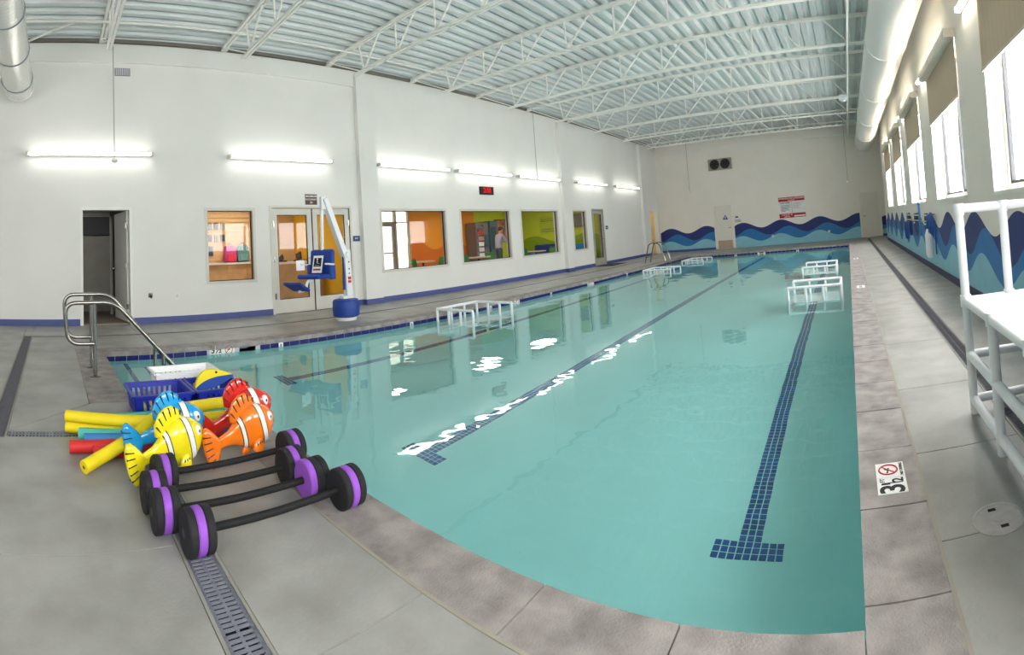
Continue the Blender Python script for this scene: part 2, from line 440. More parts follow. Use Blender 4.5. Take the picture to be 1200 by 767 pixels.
# left of the near drain: bay between the drains
LX = [-7.92, -6.87, -5.94]
for p, q in zip(LX, LX[1:]): rect(p, q, -.32, .30)
slab([(-5.94, -.32), (-3.68, -.32), (-4.33, .30), (-5.94, .30)]); slab([(-3.67, -.32), (-3.67, .65), (-4.32, .65), (-4.32, .31)])
for p, q in zip([XL, -6.87, -5.94, -3.53], [-6.87, -5.94, -3.53, -3.53]):
    if q > p: rect(p, q, -2.6, -.46); rect(p, q, -5, -2.6)
# left deck along the wall, either side of the wall drain
DL0, DL1 = -8.04, -7.93
ys = [-.32, 1.35, 3.2, 5.2, 7.2, 9.3, 11.4, 13.5, 15.6, 17.7, 19.9, 20.12]
for a, c in zip(ys, ys[1:]):
    rect(XL, DL0, a, c); rect(DL1, PX0 - .28, max(a, .30), c)
rect(XL, DL0, -.46, -.32)

SEAL = mk('joint_sealant', srgb(158, 152, 140), .8)
b = B(); b.box(.218, .232, 1.18, 20.12, -.03, .0015); b.part('joint_sealant', SEAL, floor)
b = B(); b.box(AX1 + .27, .232, 1.170, 1.184, -.03, .0015); b.part('joint_sealant', SEAL, floor)
# trench drains
def trench(name, label, axis, a0, a1, c0, c1, sec, pitch, mat, edge=.012):
    loc = ((a0 + a1) / 2, (c0 + c1) / 2, 0) if axis == 'x' else ((c0 + c1) / 2, (a0 + a1) / 2, 0)
    t = thing(name, label, 'drain', loc)
    sw = lambda A0, A1, C0, C1, z0, z1, bb: bb.box(A0, A1, C0, C1, z0, z1) if axis == 'x' else bb.box(C0, C1, A0, A1, z0, z1)
    fb = B(); sw(a0, a1, c0, c0 + edge, -.03, .001, fb); sw(a0, a1, c1 - edge, c1, -.03, .001, fb)
    fb.part('drain_frame', mk('drain_edge', srgb(150, 148, 140), .6), t)
    cb = B(); sw(a0, a1, c0 + edge, c1 - edge, -.036, -.0285, cb); cb.part('channel', BLACK, t)
    n = max(1, round((a1 - a0) / sec)); L_ = (a1 - a0) / n; gb = B(); k = int(L_ / pitch)
    for i in range(k):
        p = (i + .2) * pitch; sw(p, p + pitch * .42, -(c1 - c0) / 2 + edge, (c1 - c0) / 2 - edge, -.009, -.003, gb)
    sw(0.003, L_ - .003, -.005, .005, -.011, -.004, gb)
    for e in (-1, 1): sw(0.003, L_ - .003, e * ((c1 - c0) / 2 - edge - .008) - .006, e * ((c1 - c0) / 2 - edge - .008) + .006, -.02, -.003, gb)
    me = gb.mesh('grate', mat)
    for i in range(n):
        o = inst(me, 'grate', t, ((a0 + i * L_) - loc[0], 0, 0) if axis == 'x' else (0, (a0 + i * L_) - loc[1], 0))
    return t
trench('trench_drain', 'grey slotted trench drain under the foam barbells', 'x', -3.53, .75, .51, .65, .5, .0235, GRATE)
trench('trench_drain', 'dark trench drain running along the deck by the right wall', 'y', .66, 22.9, DR0, DR1, 1.0, .024, GRATE_D)
trench('trench_drain', 'wide dark trench drain leading toward the left wall past the handrails', 'x', -8.04, -3.53, -.46, -.32, .75, .022, GRATE_D)
trench('trench_drain', 'short slotted drain beside the left ends of the noodles', 'y', -.32, .51, -3.67, -3.53, .42, .0235, GRATE)
trench('trench_drain', 'thin dark slot drain running along the left wall below the windows', 'y', -.32, 20.1, DL0, DL1, 1.5, .03, GRATE_D, edge=.01)

# ================================================================== room shell
HOLES_L = [(.54, 1.42, 0, 2.10), (2.86, 3.90, .66, 2.12), (4.27, 6.13, 0, 2.13), (6.97, 9.10, .65, 2.12), (9.58, 11.73, .65, 2.12),
           (12.22, 14.33, .65, 2.12), (15.25, 16.25, .65, 2.12), (16.70, 17.55, 0, 2.13), (22.35, 23.35, 0, 2.10)]
b = B(); holed(b, lambda p, q, c, d: b.box(XL - .2, XL, p, q, c, d), YB, YF, 0, ZC + .1, HOLES_L); b.box(XL - .2, XL - .005, YB, YF, -.25, -.031)
for p, q in ((6.40, 6.86), (14.56, 14.96), (21.4, 21.86)): b.box(XL, XL + .13, p, q, 0, 5.15)
b.box(XL, XL + .05, YB, 6.40, 4.86, 5.2)
struct(b.build('wall_left', W_WALL), 'white wall with lamps, windows and doors along the left side')
b = B(); holed(b, lambda p, q, c, d: b.box(XR, XR + .24, p, q, c, d), YB, 20.2, 0, ZC + .1, [(a, c, SILL_R, HEAD_R) for a, c in WIN_R])
b.box(XR, 2.2, 20.2, 20.35, 0, ZC + .1); b.box(2.1, 2.3, 20.2, YF, -.25, ZC + .1); b.box(XR + .01, XR + .24, YB, 20.2, -.25, 0)
struct(b.build('wall_right', W_RIGHT), 'warm grey wall with tall shaded windows above a painted wave')
b = B(); b.box(XL - .2, 2.3, YF, YF + .2, -.25, ZC + .1); b.box(XL, 2.1, YF - .03, YF, 4.55, 5.2)
struct(b.build('wall_far', W_FAR), 'cream end wall with a painted blue wave')
struct(B().box(XL - .2, XR + .24, YB - .2, YB, 0, ZC + .1).build('wall_near', W_WALL))
# ceiling: ribbed steel deck running along the pool
P_ = .27; prof = []
x = XL - .1
while x < 2.3:
    prof += [(x, ZC - .04), (x + .11, ZC - .04), (x + .135, ZC + .035), (x + P_ - .025, ZC + .035)]; x += P_
vs = []; fs = []
for (x, z) in prof: vs += [(x, YB, z), (x, YF + .1, z)]
for i in range(len(prof) - 1): fs.append((2 * i, 2 * i + 1, 2 * i + 3, 2 * i + 2))
b = B().add(vs, fs); b.box(XL - .2, 2.3, YB, YF, ZC + .12, ZC + .2)
struct(b.build('ceiling', DECK_W), 'white ribbed steel roof deck')
# dark grey strip where roof meets the left wall
struct(B().box(XL, XL + .06, YB, YF, 5.24, 5.31).build('trim_1', mk('grey_angle', srgb(120, 116, 108), .7)))
# baseboards
b = B()
for p, q in ((YB, .49), (1.47, 4.22), (6.18, 6.40), (6.86, 14.56), (14.96, 16.66), (17.6, 21.4), (21.86, 22.3)): b.box(XL, XL + .015, p, q, 0, .115)
for p, q in ((6.40, 6.86), (14.56, 14.96), (21.4, 21.86)): b.box(XL + .13, XL + .145, p - .015, q + .015, 0, .115); b.box(XL, XL + .14, p - .015, p, 0, .115); b.box(XL, XL + .14, q, q + .015, 0, .115)
struct(b.build('baseboard_left', NAVY), 'blue painted base along the left wall')
struct(B().box(XR - .015, XR, YB, 20.2, 0, .115).build('baseboard_right', DARKNAVY), 'dark navy base along the right wall')
b = B(); b.box(XL, -6.42, YF - .015, YF, 0, .1); b.box(1.55, 2.1, YF - .015, YF, 0, .1)
struct(b.build('baseboard_far', NAVY), 'blue base along the end wall')

# painted waves: three paint layers each, cut to wave edges
def wave_edge(a, base, amp, lam, ph): return base + amp * math.cos(2 * PI * (a - ph) / lam)
def mural(name_parent, place, a0, a1, specs, zb):
    lay = []
    for (fn, mat, t) in specs:
        n = max(8, int((a1 - a0) / .06)); top = [(a0 + (a1 - a0) * i / n) for i in range(n + 1)]
        vs = []; fs = []
        for a in top: vs += [place(a, zb, t), place(a, fn(a), t), place(a, fn(a), 0)]
        for i in range(n): fs += [(3 * i, 3 * i + 3, 3 * i + 4, 3 * i + 1), (3 * i + 1, 3 * i + 4, 3 * i + 5, 3 * i + 2)]
        lay.append((vs, fs, mat))
    for vs, fs, mat in lay: B().add(vs, fs).part('wave_band', mat, name_parent)
wf = bpy.data.objects['wall_far']; wr = bpy.data.objects['wall_right']
far_specs = [(lambda a: wave_edge(a, 1.0, .145, 1.83, -5.0) + .02, WAVE_D, .002), (lambda a: wave_edge(a, .68, .17, 1.83, -4.68), WAVE_M, .0035), (lambda a: wave_edge(a, .39, .14, 1.83, -5.08), WAVE_L, .005)]
pf = lambda a, z, t: (a, YF - t, z)
mural(wf, pf, XL, -6.42, far_specs, .1); mural(wf, pf, -5.42, .54, far_specs, 0.0); mural(wf, pf, 1.56, 2.1, far_specs, .1)
right_specs = [(lambda a: wave_edge(a, .955, .135, 1.63, 7.6), WAVE_D, .002), (lambda a: wave_edge(a, .72, .18, 1.63, 7.15), WAVE_M, .0035), (lambda a: wave_edge(a, .45, .15, 1.63, 7.35), WAVE_L, .005)]
mural(wr, lambda a, z, t: (XR - t, a, z), YB + .1, 20.19, right_specs, .115)

# windows of the right wall
GASK = mk('dark_gasket', srgb(52, 54, 58), .6)
VINYL = mk('white_vinyl', srgb(240, 240, 240), .4, var=.01)
def frame_boxes(bb, X0, X1, a0, a1, z0, z1, w):
    bb.box(X0, X1, a0, a0 + w, z0, z1); bb.box(X0, X1, a1 - w, a1, z0, z1); bb.box(X0, X1, a0 + w, a1 - w, z0, z0 + w); bb.box(X0, X1, a0 + w, a1 - w, z1 - w, z1)
wn = 0
for i, (a, c) in enumerate(WIN_R):
    wn += 1
    W = thing('window_%d' % wn, None, None, (XR + .2, (a + c) / 2, SILL_R), kind='structure')
    W['label'] = 'bright white-framed sliding window in the right wall'
    b = B(); frame_boxes(b, XR + .16, XR + .23, a, c, SILL_R, HEAD_R, .07); b.part('window_frame', VINYL, W)
    mid = a + .42 * (c - a)
    B().box(XR + .165, XR + .23, mid - .035, mid + .035, SILL_R + .06, HEAD_R - .06).part('mullion', VINYL, W)
    for (p, q) in ((a + .07, mid - .035), (mid + .035, c - .07)):
        b = B(); frame_boxes(b, XR + .17, XR + .215, p, q, SILL_R + .07, HEAD_R - .07, .03); b.part('gasket', GASK, W)
        B().box(XR + .19, XR + .195, p + .03, q - .03, SILL_R + .10, HEAD_R - .10).part('pane', GLASS, W)
    B().box(XR - .02, XR + .13, a - .02, c + .02, SILL_R - .03, SILL_R + .004).part('window_sill', W_TRIM, W)
# windows of the left wall
for i, (a, c, z0, z1) in enumerate([HOLES_L[k] for k in (1, 3, 4, 5, 6)]):
    wn += 1
    W = thing('window_%d' % wn, ['interior window onto the shop with goods on the wall', 'interior window onto the lobby with the bright outer door', 'interior window onto the lobby with the vending machine', 'interior window onto the lobby with lime green walls', 'narrow interior window beside the glass door'][i], None, (XL, (a + c) / 2, z0), kind='structure')
    b = B(); frame_boxes(b, XL - .12, XL + .012, a, c, z0, z1, .055); b.part('window_frame', FRAME_M, W)
    b = B(); frame_boxes(b, XL - .1, XL - .06, a + .055, c - .055, z0 + .055, z1 - .055, .014); b.part('gasket', GASK, W)
    B().box(XL - .085, XL - .078, a + .05, c - .05, z0 + .05, z1 - .05).part('pane', GLASS, W)
# doors
def casing(W, a0, a1, z1, mat, w=.05, name='door_frame'):
    b = B(); b.box(XL - .2, XL + .015, a0, a0 + w, 0, z1); b.box(XL - .2, XL + .015, a1 - w, a1, 0, z1); b.box(XL - .2, XL + .015, a0 + w, a1 - w, z1 - w, z1); b.part(name, mat, W)
D1 = thing('door_1', 'white door standing open into a dim washroom', None, (XL, .98, 0), kind='structure')
casing(D1, .50, 1.46, 2.13, W_TRIM)
b = B(); b.beam((XL - .2, 1.40, 1.05), (XL - 1.05, 1.28, 1.05), .045, 2.06); lf = b.part('door_leaf', W_TRIM, D1)
b = B(); b.tube([(XL - .98, 1.27, 1.0), (XL - .98, 1.20, 1.0), (XL - .86, 1.20, 1.0)], .012); b.part('door_handle', STEEL, D1)
for z in (.3, 1.05, 1.8): B().box(XL - .21, XL - .19, 1.36, 1.40, z - .05, z + .05).part('hinge', STEEL, D1)
def glazed_leaf(W, a0, a1, z1, mat, hinge_left):
    st, tr, br = .11, .13, .28; b = B()
    b.box(XL - .06, XL - .015, a0, a0 + st, .01, z1); b.box(XL - .06, XL - .015, a1 - st, a1, .01, z1)
    b.box(XL - .06, XL - .015, a0 + st, a1 - st, .01, br); b.box(XL - .06, XL - .015, a0 + st, a1 - st, z1 - tr, z1); b.part('door_leaf', mat, W)
    b = B(); frame_boxes(b, XL - .055, XL - .02, a0 + st, a1 - st, br, z1 - tr, .012); b.part('gasket', GASK, W)
    B().box(XL - .041, XL - .034, a0 + st + .01, a1 - st - .01, br + .01, z1 - tr - .01).part('pane', GLASS, W)
    h = a0 + .02 if hinge_left else a1 - .02
    for z in (.35, 1.08, 1.8): B().box(XL - .016, XL + .004, h - .015, h + .015, z - .06, z + .06).part('hinge', STEEL, W)
D2 = thing('door_2', 'pair of white framed glass doors behind the pool lift', None, (XL, 5.2, 0), kind='structure')
casing(D2, 4.22, 6.18, 2.17, FRAME_M)
glazed_leaf(D2, 4.28, 5.185, 2.11, FRAME_M, True); glazed_leaf(D2, 5.215, 6.12, 2.11, FRAME_M, False)
B().box(XL - .06, XL - .02, 5.185, 5.215, .01, 2.11).part('meeting_gap', BLACK, D2)
D3 = thing('door_3', 'grey framed narrow glass door at the far end of the left wall', None, (XL, 17.1, 0), kind='structure')
M_TAUPE = mk('taupe_metal', srgb(168, 166, 156), .45)
casing(D3, 16.66, 17.59, 2.16, M_TAUPE); glazed_leaf(D3, 16.72, 17.53, 2.10, M_TAUPE, True)
b = B(); b.tube([(XL - .012, 17.45, 1.0), (XL + .05, 17.45, 1.0), (XL + .05, 17.35, 1.0)], .012); b.part('door_handle', STEEL, D3)
D4 = thing('door_4', 'open doorway with a warm lit room beyond', None, (XL, 22.85, 0), kind='structure')
casing(D4, 22.31, 23.39, 2.13, W_TRIM)
def far_door(nm, label, x0, x1, hx, extra=None):
    W = thing(nm, label, None, ((x0 + x1) / 2, YF, 0), kind='structure')
    b = B(); b.box(x0 - .06, x0, YF - .03, YF, 0, 2.15); b.box(x1, x1 + .06, YF - .03, YF, 0, 2.15); b.box(x0, x1, YF - .03, YF, 2.09, 2.15); b.part('door_frame', W_FAR, W)
    B().box(x0 + .006, x1 - .006, YF - .018, YF - .001, .01, 2.083).part('door_leaf', mk('door_cream', srgb(234, 229, 220), .5, var=.01), W)
    b = B(); s = 1 if hx < (x0 + x1) / 2 else -1; b.tube([(hx, YF - .02, 1.0), (hx, YF - .07, 1.0), (hx + s * .12, YF - .07, 1.0)], .012); b.part('door_handle', STEEL, W)
    return W
D5 = far_door('door_5', 'cream door with a triangle sign and tan kick plate', -6.33, -5.50, -5.58)
B().box(-6.27, -5.56, YF - .022, YF - .015, .02, .40).part('kick_plate', mk('kick_tan', srgb(190, 168, 142), .5, var=.06), D5)
D6 = far_door('door_6', 'plain cream door in the right corner of the end wall', .60, 1.47, .70)

# ================================================================== rooms behind the left wall
ORANGE = mk('orange_wall', srgb(236, 150, 22), .6, var=.02)
ORANGE_D = mk('orange_dark', srgb(214, 108, 14), .6, var=.02)
LIME = mk('lime_wall', srgb(196, 206, 40), .6, var=.02)
LIME_D = mk('lime_dark', srgb(142, 166, 24), .6, var=.02)
TAN_W = mk('tan_wall', srgb(222, 182, 128), .6, var=.03)
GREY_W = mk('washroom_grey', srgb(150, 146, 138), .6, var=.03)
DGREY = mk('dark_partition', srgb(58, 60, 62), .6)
FLOOR_IN = mk('lobby_floor', srgb(150, 140, 126), .4, var=.06)
CEIL_IN = mk('room_ceiling', srgb(236, 234, 228), .8)
XB = -14.0
def room(nm, x0, x1, y0, y1, h, mats, label):
    back, s0, s1 = mats
    b = B(); b.box(x0 - .1, x0, y0, y1, 0, h); struct(b.build('wall_%s_back' % nm, back), label + ', back')
    struct(B().box(x0 - .1, x1, y0 - .1, y0, 0, h).build('wall_%s_near' % nm, s0), label + ', near side')
    struct(B().box(x0 - .1, x1, y1, y1 + .1, 0, h).build('wall_%s_far' % nm, s1), label + ', far side')
    struct(B().box(x0 - .1, x1, y0 - .1, y1 + .1, h, h + .1).build('ceiling_%s' % nm, CEIL_IN), label + ' ceiling')
    struct(B().box(x0, x1, y0, y1, -.03, .0).build('floor_%s' % nm, FLOOR_IN), label + ' floor')
X_IN = XL - .2
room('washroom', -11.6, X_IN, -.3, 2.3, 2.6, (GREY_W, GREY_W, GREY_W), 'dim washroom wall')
room('shop', -12.2, X_IN, 2.5, 6.3, 2.7, (TAN_W, TAN_W, mk('yellow_wall', srgb(240, 190, 40), .6, var=.02)), 'tan shop wall')
room('hall', -11.2, X_IN, 21.6, 23.6, 2.5, (mk('warm_wall', srgb(240, 220, 170), .6),) * 3, 'warm hall wall')
# lobby: back wall with an outer door opening, orange then lime
b = B(); holed(b, lambda p, q, c, d: b.box(XB - .1, XB, p, q, c, d), 6.5, 15.4, 0, 2.8, [(10.55, 11.9, 0, 2.55)])
struct(b.build('wall_lobby_orange', ORANGE), 'orange lobby wall')
struct(B().box(XB - .1, XB, 15.4, 18.6, 0, 2.8).build('wall_lobby_lime', LIME), 'lime lobby wall with vending machine')
wl = struct(B().box(XB - .1, X_IN, 18.6, 18.7, 0, 2.8).build('wall_lobby_far', LIME), 'lime end wall of the lobby with painted hills')
struct(B().box(XB - .1, X_IN, 6.4, 6.5, 0, 2.8).build('wall_lobby_near', TAN_W), 'tan lobby wall')
struct(B().box(XB - .1, X_IN, 6.4, 18.7, 2.8, 2.9).build('ceiling_lobby', CEIL_IN), 'lobby ceiling')
struct(B().box(XB, X_IN, 6.5, 18.6, -.03, 0).build('floor_lobby', FLOOR_IN), 'lobby floor')
wo = bpy.data.objects['wall_lobby_orange']
mural(wo, lambda a, z, t: (XB + t, a, z), 11.95, 15.35, [(lambda a: wave_edge(a, 1.22, .17, 1.9, 14.1), ORANGE_D, .003)], .02)
mural(wl, lambda a, z, t: (a, 18.6 - t, z), XB + .05, X_IN - .05, [(lambda a: wave_edge(a, 1.15, .16, 2.7, -13.3), LIME_D, .003)], .02)
DO = thing('door_7', 'glass outer door of the lobby, bright with daylight', None, (XB, 11.2, 0), kind='structure')
ALU = mk('grey_aluminium', srgb(150, 144, 132), .4)
b = B(); frame_boxes(b, XB - .1, XB + .02, 10.55, 11.9, 0, 2.55, .05); b.box(XB - .1, XB + .02, 11.22, 11.30, 0, 2.55); b.box(XB - .1, XB + .02, 10.6, 11.9, 2.06, 2.12); b.part('door_frame', ALU, DO)
b = B(); frame_boxes(b, XB - .07, XB - .02, 10.6, 11.22, .03, 2.06, .1); b.box(XB - .02, XB + .04, 10.68, 11.18, 1.0, 1.05); b.part('door_leaf', ALU, DO)
B().box(XB - .05, XB - .045, 10.65, 11.85, .05, 2.5).part('pane', GLASS_T, DO)
# unseen ceiling panels, added to light the rooms behind the left wall
rl = emit_mat('added_room_light', (1, .95, .86), 9.0)
def added_ceil_light(x, y, z, lab, sx=.6, sy=1.2):
    t = thing('ceiling_light', lab, 'light', (x, y, z - .04))
    b = B(); b.box(x - sx / 2, x + sx / 2, y - sy / 2, y + sy / 2, z - .03, z - .001); b.part('light_housing', VINYL, t)
    B().box(x - sx / 2 + .03, x + sx / 2 - .03, y - sy / 2 + .03, y + sy / 2 - .03, z - .036, z - .031).part('diffuser', rl, t)
added_ceil_light(-11.0, 4.3, 2.7, 'unseen flat ceiling light added in the shop behind the glass doors')
added_ceil_light(-12.0, 9.0, 2.8, 'unseen flat ceiling light added above the lobby tables'); added_ceil_light(-11.8, 13.2, 2.8, 'unseen flat ceiling light added near the vending machine')
added_ceil_light(-11.8, 16.6, 2.8, 'unseen flat ceiling light added above the blue sofa')
added_ceil_light(-10.4, 22.6, 2.5, 'unseen ceiling light added in the warm hall past the ladder', .4, .6)
added_ceil_light(-10.5, .6, 2.6, 'small unseen ceiling light added in the dim washroom', .2, .2)  # added to brighten the partition inside the open door
# washroom partition
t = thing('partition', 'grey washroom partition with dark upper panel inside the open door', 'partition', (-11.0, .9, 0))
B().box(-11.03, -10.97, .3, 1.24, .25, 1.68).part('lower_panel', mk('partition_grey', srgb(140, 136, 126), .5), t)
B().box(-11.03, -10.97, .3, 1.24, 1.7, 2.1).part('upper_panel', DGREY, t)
b = B(); b.box(-11.03, -10.97, .24, .3, 0, 2.2); b.box(-11.03, -10.97, 1.24, 1.30, 0, 2.2); b.box(-11.03, -10.97, .24, 1.3, 2.1, 2.2); b.part('post', mk('partition_frame', srgb(168, 164, 156), .5), t)

# shop fittings: slat wall with goods, counter, cabinets
t = thing('slat_wall', 'tan slatted display wall behind the shop window', 'display wall', (-12.17, 4.4, 1.05))
for i in range(11): B().box(-12.19, -12.165, 3.2, 5.6, 1.08 + i * .12, 1.08 + i * .12 + .105).part('slat', TAN_W, t)
t = thing('counter', 'white topped wooden cabinet counter below the slat wall', 'counter', (-11.95, 4.4, 0))
B().box(-12.19, -11.6, 3.15, 5.7, .98, 1.02).part('countertop', mk('counter_top', srgb(232, 222, 204), .4), t)
B().box(-12.19, -11.66, 3.15, 5.7, 0, .98).part('cabinet_body', mk('maple', srgb(206, 160, 100), .5, var=.1, scale=3), t)
for i in range(5):
    d = B().box(-11.66, -11.645, 3.17 + i * .506, 3.65 + i * .506, .08, .95).part('cabinet_door', mk('maple_door', srgb(214, 168, 108), .5, var=.1, scale=3), t)
def goods(y, z, w, h, col, lab, grp, nm='packaged_item', cat='merchandise'):
    m = mk('goods_%02x%02x%02x' % col, srgb(*col), .5)
    t = thing(nm, lab, cat, (-12.12, y, z), group=grp)
    B().box(-12.15, -12.11, y - w / 2, y + w / 2, z, z + h).part('pack', m, t)
    b = B(); b.tube([(-12.165, y, z + h + .02), (-12.09, y, z + h + .02), (-12.085, y, z + h + .035)], .005, 6); b.part('hook', STEEL, t)
cols = [(60, 66, 70), (92, 110, 92), (70, 60, 60), (150, 150, 140)]
for r, z in enumerate((1.86, 1.56)):
    for i in range(4): goods(3.72 + i * .17, z, .10, .17, cols[(i + r) % 4], 'small dark pack on %s row of the slat wall, %s from the window edge' % (('upper', 'lower')[r], ('first', 'second', 'third', 'fourth')[i]), 'packs on the slat wall')
for i in range(2): goods(3.73 + i * .17, 1.2, .12, .24, (44, 58, 84), 'navy goggle case hanging low on the slat wall, %s' % ('nearer the door frame side', 'beside the pink backpack')[i], 'navy cases on the slat wall')
def backpack(y, z, col, trim, lab):
    t = thing('backpack', lab, 'backpack', (-11.95, y, z))
    b = B(); prof = [(-.13, 0), (.13, 0), (.16, .1), (.15, .32), (.10, .42), (-.10, .42), (-.15, .32), (-.16, .1)]
    b.extr(prof, lambda a, c, k: (-12.08 + .2 * k, y + a, z + c)); b.part('bag', mk('bag_%d%d%d' % col, srgb(*col), .6), t, bevel=.03)
    b = B(); b.extr([(-.1, .03), (.1, .03), (.11, .2), (-.11, .2)], lambda a, c, k: (-11.89 + .05 * k, y + a, z + c)); b.part('pocket', mk('bagp_%d%d%d' % trim, srgb(*trim), .6), t, bevel=.015)
    b = B(); b.tube(fillet([(-12.0, y - .04, z + .41), (-12.0, y - .04, z + .48), (-12.0, y + .04, z + .48), (-12.0, y + .04, z + .41)], .03), .01, 6); b.part('handle', RUBBER, t)
backpack(4.36, 1.025, (200, 60, 130), (210, 40, 70), 'pink backpack hanging in the shop window')
backpack(4.70, 1.03, (92, 136, 136), (110, 156, 150), 'teal backpack hanging in the shop window')
# reception counter seen through the glass doors
t = thing('reception_counter', 'wood fronted reception counter behind the glass doors', 'counter', (-10.9, 5.55, 0))
B().box(-11.2, -10.6, 4.9, 6.28, .95, 1.0).part('countertop', mk('counter_top', srgb(232, 222, 204), .4), t); B().box(-11.15, -10.68, 4.9, 6.28, 0, .95).part('counter_front', mk('maple', srgb(206, 160, 100), .5), t)
for j, (y, w, h, lab) in enumerate(((5.25, .2, .14, 'black card reader on the reception counter, left'), (5.72, .24, .2, 'dark monitor on the reception counter, middle'), (6.02, .16, .26, 'dark register on the reception counter, right'))):
    t = thing('desk_device', lab, 'device', (-10.85, y, 1.001))
    B().box(-10.92, -10.78, y - w / 2, y + w / 2, 1.001, 1.03).part('base', RUBBER, t); b = B(); b.beam((-10.86, y, 1.03), (-10.9, y, 1.0 + h), w, .03, up=(0, 1, 0)); b.part('screen', mk('device_dark', srgb(46, 44, 52), .4), t)

# lobby furniture
CH_G = mk('chair_green', srgb(74, 142, 72), .4, var=.03)
def make_chair(x, y, rz, lab):
    t = thing('shell_chair', lab, 'chair', (x, y, 0), rz, 'green lobby chairs')
    b = B(); n = 8
    prof = [(.22, .47), (.05, .44), (-.16, .45), (-.21, .52), (-.24, .68), (-.27, .86)]
    vs = []; fs = []
    for (px, pz) in prof:
        for j in range(n + 1):
            u = -1 + 2 * j / n; w = .23 if pz < .8 else .20
            vs.append((px + (.05 * u * u if pz > .5 else 0), u * w, pz + (.03 * u * u if pz < .5 else 0)))
    k = n + 1
    for i in range(len(prof) - 1):
        for j in range(n): fs.append((i * k + j, i * k + j + 1, (i + 1) * k + j + 1, (i + 1) * k + j))
    b.add(vs, fs); o = b.build('seat_shell', CH_G, t, smooth=True); md = o.modifiers.new('s', 'SOLIDIFY'); md.thickness = .012
    for sx in (-1, 1):
        for sy in (-1, 1): B().tube([(sx * .13, sy * .14, .44), (sx * .2, sy * .2, 0)], .011, 8).build('leg', STEEL, t)
    return t
c0 = make_chair(-10.75, 9.5, 1.2, 'green shell chair left of the lobby table with the orange wall behind')
for (x, y, rz, lab) in ((-10.95, 10.62, 2.6, 'green shell chair right of the lobby table by the window edge'), (-10.6, 11.4, .2, 'green shell chair at the left edge of the vending machine window'),
                        (-11.2, 12.85, 2.9, 'green shell chair in front of the vending machine'), (-10.9, 13.9, 2.8, 'green shell chair beside the standing person'), (-10.75, 14.75, .3, 'green shell chair left in the lime green window'), (-10.8, 16.1, 2.8, 'green shell chair in front of the blue sofa')):
    dup(c0, (x, y, 0), rz, lab)
def lobby_table(x, y, lab):
    t = thing('cafe_table', lab, 'table', (x, y, 0), group='lobby tables')
    B().lathe([(.38, .71), (.39, .72), (.39, .74), (.38, .75)], n=24).build('table_top', mk('table_top', srgb(206, 186, 160), .4), t)
    B().lathe([(.03, .02), (.03, .71)], n=10).build('pedestal', RUBBER, t); B().lathe([(.25, 0), (.25, .015), (.05, .03)], n=20).build('table_base', RUBBER, t)
lobby_table(-11.5, 10.25, 'round cafe table between green chairs by the orange wall'); lobby_table(-10.9, 12.1, 'round cafe table in front of the vending machine'); lobby_table(-11.0, 15.42, 'round cafe table seen in the lime green window')
t = thing('vending_machine', 'tall grey vending machine with bright glass front in the lobby', 'vending machine', (-13.6, 15.2, 0))
B().box(-13.98, -13.42, 14.82, 15.6, .0, 2.0).part('body', mk('vend_grey', srgb(120, 110, 104), .4), t, bevel=.02)
B().box(-13.42, -13.405, 14.86, 15.3, .55, 1.9).part('display_window', mk('vend_glass', srgb(150, 132, 128), .1, var=.4, scale=9, col2=srgb(60, 52, 56)), t)
for i in range(5): B().box(-13.41, -13.398, 14.95, 15.25, .62 + i * .22, .78 + i * .22).part('product_row', mk('vend_row%d' % i, srgb(*((235, 235, 240), (220, 220, 230), (245, 245, 250), (190, 150, 140), (200, 60, 50))[i]), .5), t)
B().box(-13.42, -13.39, 15.34, 15.54, 1.0, 1.5).part('coin_panel', mk('vend_blue', srgb(70, 96, 110), .4), t); B().box(-13.42, -13.40, 14.88, 15.5, .15, .4).part('delivery_door', RUBBER, t)
t = thing('side_vending_machine', 'teal grey drinks machine standing right of the vending machine', 'vending machine', (-13.6, 15.95, 0))
B().box(-13.98, -13.35, 15.64, 16.05, .03, 2.05).part('body', mk('vend_teal', srgb(84, 112, 118), .4), t, bevel=.02); B().box(-13.35, -13.335, 15.68, 16.0, .9, 1.8).part('front_panel', mk('vend_dark', srgb(60, 80, 90), .3), t)
B().box(-13.35, -13.34, 15.7, 15.98, .2, .5).part('delivery_door', RUBBER, t)
t = thing('cream_inner_door', 'pale cream inner door right of the vending machines', 'door', (-13.95, 16.4, 0))  # cream coloured door leaf against the lobby back wall
B().box(-13.99, -13.95, 16.1, 16.62, 0, 2.05).part('door_leaf', mk('cream_door', srgb(226, 212, 170), .5), t); B().tube([(-13.95, 16.55, 1.0), (-13.9, 16.55, 1.0), (-13.9, 16.45, 1.0)], .012, 8) and None
b = B(); b.tube([(-13.95, 16.55, 1.0), (-13.9, 16.55, 1.0), (-13.9, 16.45, 1.0)], .012, 8); b.part('door_handle', STEEL, t)
t = thing('poster', 'dark poster with warm skin tones on the lobby wall above the person', 'poster', (-13.97, 17.05, 1.35))
B().box(-13.995, -13.975, 16.68, 17.5, 1.3, 2.12).part('poster_sheet', mk('poster_print', srgb(66, 52, 46), .5, scale=4, col2=srgb(206, 140, 110)), t)
b = B(); frame_boxes(b, -13.995, -13.965, 16.66, 17.52, 1.28, 2.14, .02); b.part('poster_frame', RUBBER, t)
t = thing('sofa', 'dark blue sofa along the lime end wall of the lobby', 'sofa', (-12.0, 18.0, 0))
NB = mk('sofa_navy', srgb(40, 52, 112), .7); LB = mk('sofa_blue', srgb(52, 132, 190), .7)
B().box(-13.1, -11.4, 17.6, 18.5, 0, .45).part('seat_base', NB, t, bevel=.04); B().box(-13.1, -11.4, 18.25, 18.55, .4, .92).part('backrest', NB, t, bevel=.05)
